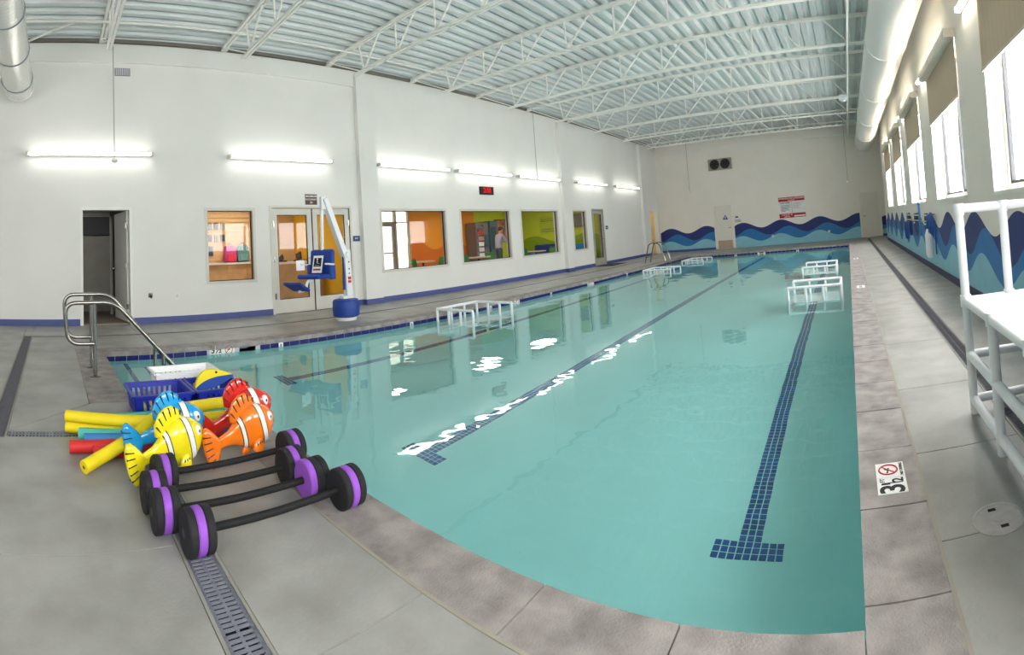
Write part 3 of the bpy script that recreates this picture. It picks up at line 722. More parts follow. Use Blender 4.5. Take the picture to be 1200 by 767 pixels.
for x in (-13.15, -11.4): B().box(x - .1, x + .1, 17.6, 18.55, .12, .66).part('armrest', NB, t, bevel=.04)
for x in (-12.65, -11.85): B().box(x - .38, x + .38, 17.6, 18.25, .45, .58).part('cushion', LB, t, bevel=.04)
t = thing('armchair', 'bright blue armchair beside the narrow lobby window', 'armchair', (-10.8, 17.9, 0))
B().box(-11.1, -10.3, 17.5, 18.2, 0, .48).part('seat_base', LB, t, bevel=.04); B().box(-11.1, -10.3, 18.1, 18.45, .4, .86).part('backrest', LB, t, bevel=.05)
for x in (-11.1, -10.3): B().box(x - .08, x + .08, 17.5, 18.45, .12, .66).part('armrest', LB, t, bevel=.04)
t = thing('television', 'grey wall television seen through the narrow window', 'television', (-10.9, 18.5, 1.55))
B().box(-11.5, -10.62, 18.52, 18.57, 1.58, 2.14).part('bezel', mk('tv_bezel', srgb(70, 72, 72), .4), t); B().box(-11.47, -10.65, 18.512, 18.52, 1.61, 2.11).part('screen', mk('tv_screen', srgb(120, 120, 112), .15), t); B().box(-11.2, -10.9, 18.57, 18.6, 1.7, 2.0).part('wall_bracket', RUBBER, t)
t = thing('wall_poster', 'pale green lettered notice on the lime lobby wall', 'poster', (-12.3, 18.59, 1.4))
B().box(-12.95, -11.7, 18.585, 18.598, 1.38, 2.16).part('sheet', mk('notice_green', srgb(176, 190, 44), .6), t)
for z in (2.0, 1.92, 1.56, 1.47): B().box(-12.88, -11.77, 18.58, 18.586, z, z + .04).part('print_line', mk('notice_print', srgb(132, 146, 30), .6), t)

# ------------------------------------------------------------------ person in the lobby
def person():
    t = thing('person', 'person in a lavender grey shirt and dark jeans reaching forward behind the lobby window', 'person', (-12.2, 14.72, 0), PI / 2 - .2)
    J = {'pel': (0, 0, .93), 'wai': (.01, 0, 1.06), 'che': (.06, 0, 1.28), 'neck': (.10, 0, 1.46), 'hb': (.12, 0, 1.53), 'hd': (.145, 0, 1.63), 'ht': (.14, 0, 1.70)}
    for s, k in ((1, 'l'), (-1, 'r')):
        J.update({'sh' + k: (.08, s * .17, 1.41), 'el' + k: (.20, s * .21, 1.16), 'wr' + k: (.42, s * .16, 1.18), 'ha' + k: (.50, s * .14, 1.19),
                  'hi' + k: (0, s * .10, .90), 'kn' + k: (.04 * s + .02, s * .11, .50), 'an' + k: (.10 * s - .04, s * .12, .08), 'to' + k: (.10 * s + .10, s * .13, .04)})
    ed = [('pel', 'wai'), ('wai', 'che'), ('che', 'neck'), ('neck', 'hb'), ('hb', 'hd'), ('hd', 'ht')]
    for k in 'lr': ed += [('che', 'sh' + k), ('sh' + k, 'el' + k), ('el' + k, 'wr' + k), ('wr' + k, 'ha' + k), ('pel', 'hi' + k), ('hi' + k, 'kn' + k), ('kn' + k, 'an' + k), ('an' + k, 'to' + k)]
    rad = {'pel': (.13, .16), 'wai': (.11, .15), 'che': (.12, .17), 'neck': (.055, .055), 'hb': (.075, .07), 'hd': (.095, .08), 'ht': (.075, .065)}
    for k in 'lr': rad.update({'sh' + k: (.07, .07), 'el' + k: (.048, .048), 'wr' + k: (.032, .032), 'ha' + k: (.03, .036), 'hi' + k: (.09, .09), 'kn' + k: (.062, .062), 'an' + k: (.045, .045), 'to' + k: (.035, .045)})
    for k, s in (('l', 1), ('r', -1)):                     # five fingers on each hand
        h = Vector(J['ha' + k])
        for i in range(4):
            J['f%s%d' % (k, i)] = tuple(h + Vector((.055, (i - 1.5) * .018, .004))); J['g%s%d' % (k, i)] = tuple(h + Vector((.085 + .008 * (i in (1, 2)), (i - 1.5) * .02, -.02)))
            ed += [('ha' + k, 'f%s%d' % (k, i)), ('f%s%d' % (k, i), 'g%s%d' % (k, i))]; rad['f%s%d' % (k, i)] = (.009, .009); rad['g%s%d' % (k, i)] = (.008, .008)
        J['t' + k] = tuple(h + Vector((.03, -s * .045, .0))); ed.append(('ha' + k, 't' + k)); rad['t' + k] = (.01, .01)
    names = list(J); me = bpy.data.meshes.new('body'); me.from_pydata([J[n] for n in names], [(names.index(a), names.index(c)) for a, c in ed], [])
    o = bpy.data.objects.new('body_tmp', me); COL.objects.link(o)
    o.modifiers.new('skin', 'SKIN'); sv = me.skin_vertices[0].data if me.skin_vertices else None
    if sv is None:
        bpy.context.view_layer.objects.active = o; bpy.ops.mesh.customdata_skin_add(); sv = me.skin_vertices[0].data
    for i, n in enumerate(names): sv[i].radius = rad[n]; sv[i].use_root = (n == 'pel')
    sb = o.modifiers.new('sub', 'SUBSURF'); sb.levels = 2; sb.render_levels = 2
    dg = bpy.context.evaluated_depsgraph_get(); m2 = bpy.data.meshes.new_from_object(o.evaluated_get(dg)); bpy.data.objects.remove(o)
    skin = mk('skin', srgb(196, 150, 126), .5); shirt = mk('shirt_lavender', srgb(168, 166, 182), .8); jean = mk('jeans', srgb(66, 78, 92), .8); shoe = mk('shoe', srgb(40, 38, 40), .6)
    m2.materials.clear()
    for m in (skin, shirt, jean, shoe): m2.materials.append(m)
    for p in m2.polygons:
        c = p.center; p.use_smooth = True
        p.material_index = 3 if c.z < .09 else 2 if c.z < .95 else 1 if (c.z < 1.45 and not (c.x > .40)) else 0
    bo = bpy.data.objects.new('body', m2); COL.objects.link(bo); bo.parent = t
    b = B(); b.sphere((.135, 0, 1.665), .105, .092, .095); b.build('hair', mk('hair_brown', srgb(60, 42, 32), .8), t, smooth=True)
    b = B(); b.sphere((.245, 0, 1.63), .016, .012, .02, 8, 6); b.build('nose', skin, t, smooth=True)
    for s in (-1, 1): B().sphere((.228, s * .032, 1.655), .008, .012, .007, 8, 6).build('eye', RUBBER, t); B().sphere((.14, s * .09, 1.635), .018, .01, .028, 8, 6).build('ear', skin, t)
    B().sphere((.232, 0, 1.59), .006, .024, .006, 8, 6).build('mouth', mk('lips', srgb(160, 92, 84), .5), t)
person()

# ================================================================== roof structure
def joist(y, lab):
    t = thing('roof_joist', lab, 'joist', (0, y, 4.7), group='white open web joists under the roof')
    b = B(); b.box(XL + .06, XR - .02, -.055, -.01, .56, .61); b.box(XL + .06, XR - .02, .01, .055, .56, .61); b.build('top_chord', STEEL_W, t)
    b = B(); b.box(-8.15, .75, -.05, -.01, -.02, .02); b.box(-8.15, .75, .01, .05, -.02, .02); b.build('bottom_chord', STEEL_W, t)
    B().beam((XL + .1, 0, .58), (-7.95, 0, .02), .025, .025).build('web_bar', STEEL_W, t); B().beam((XR - .15, 0, .58), (.6, 0, .02), .025, .025).build('web_bar', STEEL_W, t)
    bn = 8; sp = (0.35 + 7.85) / bn
    for i in range(bn + 1):
        x = -7.85 + i * sp
        B().beam((x, 0, 0), (x - (.13 if i == 0 else 0), 0, .58), .024, .024).build('web_bar', STEEL_W, t)
        if i < bn / 2: B().beam((x, 0, 0), (x + sp * .55, 0, .58), .028, .028).build('web_bar', STEEL_W, t)
        if i > bn / 2: B().beam((x, 0, 0), (x - sp * .55, 0, .58), .028, .028).build('web_bar', STEEL_W, t)
        if i == bn // 2:
            for s in (-1, 1): B().beam((x, 0, 0), (x + s * sp * .5, 0, .58), .028, .028).build('web_bar', STEEL_W, t)
    B().box(XL + .02, XL + .2, -.06, .06, .53, .56).build('bearing_seat', STEEL_W, t)
    return t
ordn = ['first', 'second', 'third', 'fourth', 'fifth', 'sixth', 'seventh', 'eighth', 'ninth', 'tenth']
j0 = joist(.95, 'white open web roof joist, first from the left of the photo')
for k in range(1, 10): dup(j0, (0, .95 + 2.4 * k, 4.7), None, 'white open web roof joist, %s from the left of the photo' % ordn[k])
for k in (-1, -2): dup(j0, (0, .95 + 2.4 * k, 4.7), None, 'white open web roof joist %s the viewer' % ('just behind', 'well behind')[-k - 1])
t = thing('roof_pipe', 'thin white pipe hung below the joists beside the big duct', 'pipe', (.28, 9, 4.6)); b = B(); b.tube([(.28, YB, 4.62), (.28, 22.5, 4.62)], .025, 8); b.part('pipe', STEEL_W, t, smooth=True)
for k in range(10): B().box(.26, .30, .93 + 2.4 * k, .97 + 2.4 * k, 4.62, 4.70).part('pipe_clip', STEEL_W, t)
t = thing('bridging_bar', 'thin white bridging bar along the roof near the left wall', 'bar', (-8.0, 9, 5.2)); b = B(); b.beam((-8.3, YB, 5.22), (-8.3, 22.5, 5.22), .03, .03); b.part('bar', STEEL_W, t)
b = B(); b.beam((XL + .05, -.45, 5.25), (-8.3, .4, 5.22), .03, .03); b.part('end_brace', STEEL_W, t)
# ducts
DUCT_R = duct_mat('duct_right', 'Y', srgb(232, 232, 230), .34, .35)
t = thing('spiral_duct', 'large white spiral duct along the top of the right wall', 'duct', (.94, 9, 4.22))
b = B(); b.tube([(.94, y, 4.22) for y in (YB, 22.3)], .38, 40, cap=False); b.part('duct_shell', DUCT_R, t, smooth=True)
b = B(); b.lathe([(.385, 0), (.385, .03), (.30, .05), (.02, .06)], Matrix.Translation((.94, 22.28, 4.22)) @ Matrix.Rotation(-PI / 2, 4, 'X'), 32); b.part('end_cap', STEEL_W, t, smooth='auto')
for i in range(6):
    y = 2.2 + i * 3.4; b = B(); b.tube([(.94 + .386 * math.cos(a * PI / 16), y, 4.22 + .386 * math.sin(a * PI / 16)) for a in range(32)], .008, 6, closed=True); b.part('joint_band', STEEL_W, t)
    B().beam((.94, y + .1, 4.6), (.94, y + .1, 5.3), .02, .004).part('hanger_strap', STEEL_W, t)
DUCT_L = duct_mat('duct_left', 'X', srgb(226, 226, 222), .25, .6)
t = thing('spiral_duct', 'white spiral duct with open end at the top left corner', 'duct', (-4.4, -.6, 4.28))
b = B(); b.tube([(-8.85, -.6, 4.28), (.4, -.6, 4.28)], .265, 32, cap=False); b.part('duct_shell', DUCT_L, t, smooth=True)
b = B(); b.lathe([(.27, 0), (.27, .04), (.2, .06), (.02, .07)], Matrix.Translation((-8.83, -.6, 4.28)) @ Matrix.Rotation(-PI / 2, 4, 'Y'), 28); b.part('end_cap', STEEL_W, t, smooth='auto')
for x in (-8.4, -7.2, -6.0): b = B(); b.tube([(x, -.6 + .27 * math.cos(a * PI / 14), 4.28 + .27 * math.sin(a * PI / 14)) for a in range(28)], .009, 6, closed=True); b.part('joint_band', GRATE, t); B().beam((x, -.6, 4.54), (x, -.6, 5.3), .02, .004).part('hanger_strap', STEEL_W, t)
# hanging rods with sensors
def hang(x, y, z0, z1, lab):
    t = thing('hanging_sensor', lab, 'sensor', (x, y, z0), group='sensors on thin rods from the roof')
    B().tube([(x, y, z0 + .05), (x, y, z1)], .008, 6).part('rod', mk('rod_grey', srgb(150, 150, 146), .5), t); B().lathe([(.03, 0), (.06, .02), (.06, .05), (.02, .07)], Matrix.Translation((x, y, z0)), 14).part('sensor_head', STEEL_W, t, smooth='auto')
hang(-8.95, 1.12, 2.92, 5.3, 'small sensor on a thin rod before the leftmost wall lamp'); hang(-8.95, 12.9, 3.05, 5.3, 'small sensor on a thin rod at the fifth wall lamp')
hang(-6.4, 20.1, 2.6, 5.3, 'small sensor on a thin rod before the end wall fan'); hang(.1, 20.0, 2.4, 5.3, 'small sensor on a thin rod before the right corner door')
t = thing('roof_spotlight', 'small white light fixture under the joists near the big duct', 'light', (.15, 14.4, 4.45)); B().box(.02, .28, 14.3, 14.5, 4.42, 4.56).part('housing', PVC, t, bevel=.02); B().lathe([(.05, 0), (.09, .03), (.09, .06)], Matrix.Translation((.15, 14.4, 4.36)), 14).part('lens', PVC, t); B().tube([(.15, 14.4, 4.56), (.15, 14.4, 4.66)], .01, 6).part('stem', STEEL_W, t)

# ================================================================== lamps
def wall_lamp(side, y0, y1, z, lab, grp):
    x = XL + .13 if side == 'l' else XR - .06; s = 1 if side == 'l' else -1; w = XL if side == 'l' else XR
    t = thing('wall_lamp', lab, 'lamp', (x, (y0 + y1) / 2, z), group=grp)
    B().box(min(w, x - s * .035), max(w, x - s * .035), y0 + .05, y1 - .05, z - .03, z + .03).part('back_plate', VINYL, t)
    B().tube([(x, y0 + .04, z), (x, y1 - .04, z)], .024, 12).part('light_tube', LAMP if side == 'l' else LAMP_R, t, smooth='auto')
    for y in (y0, y1 - .045): B().box(min(w, x + s * .03), max(w, x + s * .03), y, y + .045, z - .035, z + .035).part('end_cap', FRAME_M, t)
LL = [(-.48, 1.86), (3.35, 5.70), (6.93, 9.22), (9.49, 11.79), (12.14, 14.45), (15.55, 17.89), (18.69, 21.06)]
LN = ['leftmost long wall lamp above the open washroom door', 'long wall lamp above the glass double doors', 'long wall lamp above the window with the bright outer door', 'long wall lamp left of the red clock, above the vending machine window', 'long wall lamp above the lime green window', 'long wall lamp above the narrow glass door', 'farthest long wall lamp on the left wall']
for (a, c), lab in zip(LL, LN): wall_lamp('l', a, c, 3.11, lab, 'glowing tube lamps along the left wall')
wall_lamp('l', -4.0, -1.7, 3.11, 'long wall lamp on the left wall out of view', 'glowing tube lamps along the left wall')
for k in range(-2, 5): wall_lamp('r', 3.46 + 3.35 * k, 5.78 + 3.35 * k, 3.435, 'tube lamp above the %s window of the right wall' % ['out of view rear', 'out of view side', 'nearest', 'second nearest', 'middle', 'fourth', 'farthest'][k + 2], 'glowing tube lamps along the right wall')
# roller shades
SHF = shade_mat()
for k, (a, c) in enumerate(WIN_R):
    t = thing('roller_shade', 'half lowered tan roller shade in the %s window of the right wall' % ['out of view rear', 'out of view side', 'nearest', 'second nearest', 'middle', 'fourth', 'farthest'][k], 'shade', (XR - .07, (a + c) / 2, HEAD_R), group='roller shades of the right wall')
    B().box(XR - .146, XR - .006, a - .03, c + .03, HEAD_R - .03, HEAD_R + .08).part('cassette', mk('shade_head', srgb(226, 218, 206), .5), t)
    B().box(XR - .020, XR - .016, a - .015, c + .015, 2.56, HEAD_R - .025).part('shade_cloth', SHF, t); B().box(XR - .028, XR - .007, a - .015, c + .015, 2.53, 2.565).part('hem_bar', mk('hem_bar', srgb(196, 184, 166), .5), t)

# ================================================================== pool handrails
def handrail(x, lab, H):
    t = thing('pool_handrail', lab, 'handrail', (x, .43, 0), group='pair of pool entry handrails')
    p = [(x, .43, .33), (x, .15, .33), (x, .12, H), (x, .64, H), (x, 1.30, .02), (x, 1.72, -.47)]
    q = fillet(p[:3], .12, 8)[:-1] + fillet([p[1], p[2], p[3]], .14, 8)[1:-1] + fillet([p[2], p[3], p[4]], .12, 6)[1:-1] + fillet(p[3:], .02, 2)[1:]
    pts = [Vector(p[0])] + fillet(p, .13, 8)[1:]
    B().tube(pts, .0215, 14).part('rail', STEEL, t, smooth='auto')
    B().tube([(x, .43, 0), (x, .43, H - .015)], .0215, 14).part('post', STEEL, t, smooth='auto')
    B().tube([(x, 1.145, -.53), (x, 1.145, .19)], .0215, 14).part('post', STEEL, t, smooth='auto')
    B().lathe([(.055, 0), (.055, .008), (.03, .02), (.024, .03)], Matrix.Translation((x, .43, 0)), 18).part('base_flange', STEEL, t, smooth='auto')
handrail(-5.27, 'stainless pool entry handrail nearer the viewer', .745); handrail(-5.72, 'stainless pool entry handrail farther back, toward the washroom door', .80)

# ================================================================== PVC teaching platforms
def platform(nm, lab, x0, x1, y0, y1, zr, zd, zf, rails, nx, ny, r=.02, fits=True):
    """tube frame platform; rails: sides carrying a top rail ('n' near, 'f' far, 'l' left, 'r' right)"""
    cx, cy = (x0 + x1) / 2, (y0 + y1) / 2
    t = thing(nm, lab, 'platform', (cx, cy, zf), group='white tube frame teaching platforms')
    B().box(x0 + .01, x1 - .01, y0 + .01, y1 - .01, zd - .012, zd + .012).part('deck_panel', PVC_P, t)
    def bar(p, q, name='bar'): B().tube([p, q], r, 12).part(name, PVC, t, smooth='auto')
    xs = [x0 + (x1 - x0) * i / (nx - 1) for i in range(nx)]; ys_ = [y0 + (y1 - y0) * i / (ny - 1) for i in range(ny)]
    legs = {(xs[0], y0), (xs[-1], y0), (xs[0], y1), (xs[-1], y1)}
    tops = set()
    for s in rails:
        if s in 'nf':
            y = y0 if s == 'n' else y1; bar((x0, y, zr), (x1, y, zr), 'top_rail')
            for x in xs: tops.add((x, y))
        else:
            x = x0 if s == 'l' else x1; bar((x, y0, zr), (x, y1, zr), 'top_rail')
            for y in ys_: tops.add((x, y))
    for s in 'nflr':
        for (x, y) in ([(x, y0) for x in xs] if s == 'n' else [(x, y1) for x in xs] if s == 'f' else [(x0, y) for y in ys_] if s == 'l' else [(x1, y) for y in ys_]):
            if s in 'lr' and (ny > 2): legs.add((x, y))
    for (x, y) in sorted(legs | tops):
        zb = zf if (x, y) in legs else zd; zt = zr if (x, y) in tops else zd
        bar((x, y, zb), (x, y, zt), 'post')
        if fits:
            for z in {zd, zr if (x, y) in tops else zd}: B().tube([(x, y, z - .035), (x, y, z + .03)], r * 1.28, 12).part('tee_fitting', PVC, t, smooth='auto')
    h = zd - zf
    for z in ((zd - .005), zf + h * .52, zf + h * .13):
        bar((x0, y0, z), (x0, y1, z)); bar((x1, y0, z), (x1, y1, z)); bar((x0, y1, z), (x1, y1, z)); 
        if z == zd - .005: bar((x0, y0, z), (x1, y0, z))
    return t
platform('teaching_platform', 'white tube platform standing on the right deck beside the wall', .62, 1.40, 1.24, 2.80, 1.17, .65, 0, 'f', 4, 4, .0255)
platform('teaching_platform', 'white tube platform with railing in the water at the left pool edge', -6.5, -5.66, 6.05, 7.07, .10, -.30, FZ, 'nfl', 4, 4, .0235, False)
platform('teaching_platform', 'nearer white tube platform in the right lane of the pool', -1.06, -.22, 8.02, 8.86, .085, -.30, FZ, 'nfr', 4, 4, .0235, False)
platform('teaching_platform', 'farther white tube platform in the right lane below the end wall wave', -1.16, -.38, 11.65, 12.8, .03, -.33, FZ, 'nfr', 4, 4, .0235, False)
platform('teaching_platform', 'white tube platform low in the water before the far ladder', -6.12, -5.25, 14.0, 14.9, -.005, -.33, FZ, 'nfl', 5, 4, .0235, False)
platform('teaching_platform', 'farthest white tube platform in the far left pool corner', -6.05, -5.25, 17.4, 18.6, -.025, -.33, FZ, 'nfl', 5, 4, .0235, False)
# ladder at far left
t = thing('pool_ladder', 'bent stainless pool ladder near the far left doorway', 'ladder', (-6.9, 17.3, 0))
for y in (17.05, 17.55):
    b = B(); b.tube(fillet([(-7.35, y, 0), (-7.15, y, .72), (-6.75, y, .70), (-6.55, y, .1), (-6.55, y, -.9)], .16, 6), .02, 10); b.part('side_rail', STEEL, t, smooth='auto')
    B().lathe([(.05, 0), (.05, .01), (.025, .025)], Matrix.Translation((-7.35, y, 0)), 14).part('base_flange', STEEL, t)
for z in (-.3, -.55, -.8): B().box(-6.6, -6.5, 17.05, 17.55, z, z + .025).part('tread', PVC, t)
B().tube([(-7.28, 17.05, .2), (-7.28, 17.55, .2)], .014, 8).part('cross_bar', STEEL, t)

# ================================================================== foam barbells
PURPLE = mk('purple_foam', srgb(150, 84, 200), .75, var=.04, scale=30)
FOAM = mk('black_foam', srgb(30, 30, 34), .8, var=.15, scale=60, bump=.15, bscale=200)
BAR = mk('bar_foam', srgb(11, 11, 13), .75, var=.1, scale=50)
def barbell(p, q, lab, orders):
    r = .092; p, q = Vector((*p, r)), Vector((*q, r)); d = (q - p).normalized(); L_ = (q - p).length
    t = thing('foam_barbell', lab, 'barbell', (p.x, p.y, 0), group='foam water barbells on the deck')
    rot = d.to_track_quat('Z', 'Y').to_matrix().to_4x4()
    for end, order in ((0, orders[0]), (1, orders[1])):
        pos = -.0; c = p if end == 0 else q; w = .037; n = len(order); st = -n * w / 2
        for i, k in enumerate(order):
            Mx = Matrix.Translation(c + d * (st + i * w) - Vector((p.x, p.y, 0))) @ rot
            pr = [(r - .006, 0), (r, .006), (r, w - .006), (r - .006, w)]
            B().lathe(pr, Mx, 32).build('foam_disc', PURPLE if k == 'p' else FOAM, t, smooth='auto')
    o = Vector((p.x, p.y, 0))
    B().tube([p + d * .02 - o, (p + q) / 2 - o - Vector((0, 0, .004)), q - d * .02 - o], .0165, 12).build('bar_grip', BAR, t, smooth='auto')
    for c, s in ((p, -1), (q, 1)):
        Mx = Matrix.Translation(c + d * s * .056 - o) @ rot; B().lathe([(.018, -.004), (.018, .004)], Mx, 14).build('end_plug', GASK, t)
barbell((-2.075, .575), (-2.10, 1.305), 'foam barbell nearest the viewer, rightmost on the deck', ('kpk', 'kpk'))
barbell((-2.275, .485), (-2.285, 1.225), 'second foam barbell, its far end with an outer purple disc', ('kpk', 'pkk'))
barbell((-2.465, .475), (-2.475, 1.205), 'third foam barbell, third from the viewer', ('kpk', 'kpk'))
barbell((-2.655, .565), (-2.70, 1.315), 'foam barbell right below the yellow and orange fish', ('kpk', 'kpk'))

# ================================================================== inflatable fish
INK = mk('black_print', (.01, .01, .012), .3)
FWHITE = mk('white_print', srgb(236, 236, 230), .2, coat=.5)
def fish(x, y, rz, pitch, L_, col, lab, dark=None):
    body = mk('vinyl_%02x%02x%02x' % col, srgb(*col), .22, var=.06, scale=10, coat=.8)
    t = thing('inflatable_fish', lab, 'toy fish', (x, y, 0), rz, 'inflatable striped fish')
    R = Matrix.Rotation(-pitch, 3, 'Y')
    # outline along the length u 0 (nose) to 1 (tail root): half height, half thickness, centre height
    def sect(u):
        prof = [(0, .045), (.02, .085), (.06, .14), (.12, .20), (.2, .25), (.28, .275), (.36, .275), (.44, .245), (.52, .19), (.6, .13), (.68, .09), (.78, .072), (.88, .066)]
        for (a, ha), (c, hc) in zip(prof, prof[1:]):
            if u <= c: k = (u - a) / (c - a); k = k * k * (3 - 2 * k) if False else k; h = ha + (hc - ha) * k; break
        else: h = prof[-1][1]
        w = h * (.60 if u < .55 else .60 - .4 * (u - .55)); return h, max(w, .035)
    zc = .27
    def P(u, th, k=1.0):
        h, w = sect(u); e = .82
        cz, cy = math.sin(th), math.cos(th)
        z = math.copysign(abs(cz) ** e, cz) * h * k; yy = math.copysign(abs(cy) ** e, cy) * w * k
        return R @ Vector(((.45 - u) * L_, yy * L_, z * L_)) + Vector((0, 0, zc * L_))
    n = 24
    def loft(us, k):
        vs = [P(u, 2 * PI * j / n, k) for u in us for j in range(n)]; m = len(us)
        return vs, [(i * n + j, i * n + (j + 1) % n, (i + 1) * n + (j + 1) % n, (i + 1) * n + j) for i in range(m - 1) for j in range(n)]
    us = [.0, .01, .02, .04, .06, .09, .12, .16, .2, .24, .28, .32, .36, .4, .44, .48, .52, .56, .6, .64, .68, .73, .78, .83, .87]
    b = B(); vs, fs = loft(us, 1.0); b.add(vs, fs + [tuple(range(n - 1, -1, -1)), tuple((len(us) - 1) * n + j for j in range(n))]); b.build('body', body, t, smooth=True)
    def band(u0, u1, k, mat, name):
        m = 5; b = B(); vs, fs = loft([u0 + (u1 - u0) * i / m for i in range(m + 1)], k); b.add(vs, fs); b.build(name, mat, t, smooth=True)
    for (u0, u1) in ((.205, .275), (.50, .54)):
        band(u0 - .012, u1 + .012, 1.008, INK, 'stripe_outline'); band(u0, u1, 1.016, FWHITE, 'white_stripe')
    # fins as puffed outlines
    def fin(poly, yo, th, name, lean=0.0):
        c = (sum(p[0] for p in poly) / len(poly), sum(p[1] for p in poly) / len(poly)); b = B(); k = len(poly); vs = []
        for s_, sc in ((-1, .8), (-.45, 1.0), (.45, 1.0), (1, .8)):
            for a, z in poly:
                q = Vector(((c[0] + (a - c[0]) * sc) * L_, (yo + s_ * th + lean * (z - c[1])) * L_, (c[1] + (z - c[1]) * sc) * L_)); vs.append(R @ q + Vector((0, 0, zc * L_)))
        fs = [tuple(range(k - 1, -1, -1)), tuple(3 * k + j for j in range(k))] + [(i * k + j, i * k + (j + 1) % k, (i + 1) * k + (j + 1) % k, (i + 1) * k + j) for i in range(3) for j in range(k)]
        b.add(vs, fs); o = b.build(name, body, t, smooth=True); return o
    def ink(parent, segs, yo):
        for (a0, z0, a1, z1) in segs:
            for s_ in ((-1, 1) if yo < .1 else (math.copysign(1, parent.get('sd', 1)),)):
                p = [R @ Vector((a0 * L_, s_ * yo * L_, z0 * L_)), R @ Vector((a1 * L_, s_ * yo * .8 * L_, z1 * L_))]; b = B(); b.tube([v + Vector((0, 0, zc * L_)) for v in p], [.007 * L_, .012 * L_], 6); b.build('fin_line', INK, parent)
    tail = [(-.38, .07), (-.45, .19), (-.50, .25), (-.55, .25), (-.585, .19), (-.60, .1), (-.605, 0), (-.60, -.1), (-.585, -.19), (-.55, -.25), (-.50, -.25), (-.45, -.19), (-.38, -.07), (-.32, 0)]
    o = fin(tail, 0, .038, 'tail_fin'); ink(o, [(-.49, z * .8, -.595, z) for z in (-.17, -.09, 0, .09, .17)], .037)
    top = [(.24, .24), (.20, .36), (.12, .44), (.02, .45), (-.08, .40), (-.16, .30), (-.18, .18), (-.10, .12), (.06, .2)]
    o = fin(top, 0, .03, 'dorsal_fin'); ink(o, [(a * .85 + .015, z0, a, z1) for a, z0, z1 in ((.21, .30, .35), (.14, .33, .42), (.06, .33, .44), (-.02, .31, .425), (-.09, .27, .37), (-.145, .21, .29))], .029)
    for s_ in (-1, 1):
        pec = [(.10, -.10), (.02, -.13), (-.03, -.2), (0, -.27), (.07, -.28), (.13, -.22), (.14, -.14)]
        o = fin(pec, s_ * .16, .025, 'side_fin', lean=-s_ * .25); o['sd'] = s_; ink(o, [(.05, -.15, .02, -.25), (.08, -.15, .07, -.26), (.11, -.15, .11, -.23)], .185)
    belly = [(.05, -.2), (-.08, -.2), (-.13, -.27), (-.06, -.3), (.03, -.26)]
    fin(belly, 0, .028, 'belly_fin')
    # eyes and mouth
    for s_ in (-1, 1):
        h, w = sect(.12); c = R @ Vector(((.45 - .115) * L_, s_ * (w * .88) * L_, .055 * L_)) + Vector((0, 0, zc * L_))
        e = B(); e.sphere(c, .05 * L_, .025 * L_, .068 * L_, 14, 9, R); eo = e.build('eye', FWHITE, t, smooth=True)
        e = B(); e.sphere(c + R @ Vector((.012 * L_, s_ * .014 * L_, -.004 * L_)), .019 * L_, .012 * L_, .03 * L_, 10, 7, R); e.build('pupil', INK, eo, smooth=True)
    b = B(); b.tube([P(.02 + .02 * abs(j - 4) / 4, -.2 - (j / 8) * (PI - .4), 1.03) for j in range(9)], .005 * L_, 5); b.build('mouth_line', INK, t)
    low = min(v.co.z for ch in t.children for v in ch.data.vertices)
    for ch in t.children: ch.location.z -= low - .002
    return t
# heading +y for most: local +x is the nose
fish(-2.80, .64, PI / 2 + .30, .24, .46, (236, 220, 22), 'yellow inflatable fish with white stripes, in front of the blue fish')
fish(-3.03, .69, PI / 2 + .05, .26, .48, (30, 160, 226), 'bright blue inflatable fish behind the yellow fish')
fish(-2.87, 1.10, PI / 2 + .18, .24, .46, (240, 120, 20), 'orange inflatable fish with white stripes by the water')
fish(-3.09, 1.16, PI / 2 + .05, .30, .49, (214, 36, 24), 'red inflatable fish behind the orange fish')

# ================================================================== noodles
def noodle(pts, col, lab):
    m = mk('noodle_%02x%02x%02x' % col, srgb(*col), .6, var=.015, scale=12, bump=.04, bscale=150)
    t = thing('pool_noodle', lab, 'pool noodle', (pts[0][0], pts[0][1], 0), group='foam noodles in a pile')
    P_ = [Vector(p) - Vector((pts[0][0], pts[0][1], 0)) for p in pts]; q = []
    for i in range(25):
        u = i / 24 * (len(P_) - 1); k = min(int(u), len(P_) - 2); f = u - k
        p0, p1, p2, p3 = P_[max(k - 1, 0)], P_[k], P_[k + 1], P_[min(k + 2, len(P_) - 1)]
        q.append(.5 * ((2 * p1) + (p2 - p0) * f + (2 * p0 - 5 * p1 + 4 * p2 - p3) * f * f + (3 * p1 - p0 - 3 * p2 + p3) * f ** 3))
    b = B(); b.tube(q, .0385, 20); b.build('foam_tube', m, t, smooth='auto')
    for e, d in ((q[0], (q[0] - q[1]).normalized()), (q[-1], (q[-1] - q[-2]).normalized())):
        b = B(); b.tube([e - d * .004, e + d * .0012], .011, 12); b.build('bore', mk('bore_dark', srgb(120, 100, 20), .9), t)
Yl, Rd, Tl, Bl = (246, 222, 24), (206, 40, 36), (90, 190, 176), (60, 130, 200)
noodle([(-3.63, .09, .0395), (-3.50, .6, .0395), (-3.60, 1.36, .0395)], Yl, 'lower of the two yellow noodles ending left of the pile')
noodle([(-3.61, .09, .118), (-3.40, .65, .118), (-3.33, 1.24, .118)], Yl, 'upper of the two yellow noodles ending left of the pile')
noodle([(-2.93, .17, .0395), (-3.13, .48, .12), (-3.31, .74, .197), (-3.60, 1.31, .135)], Yl, 'yellow noodle lying diagonally on top of the pile')
noodle([(-3.75, .28, .0395), (-3.76, .9, .0395), (-3.74, 1.40, .0395)], Tl, 'teal noodle along the foot of the blue baskets')
noodle([(-3.48, .17, .0395), (-3.405, .6, .0395), (-3.45, 1.25, .0395)], Tl, 'teal noodle under the yellow noodles at the left')
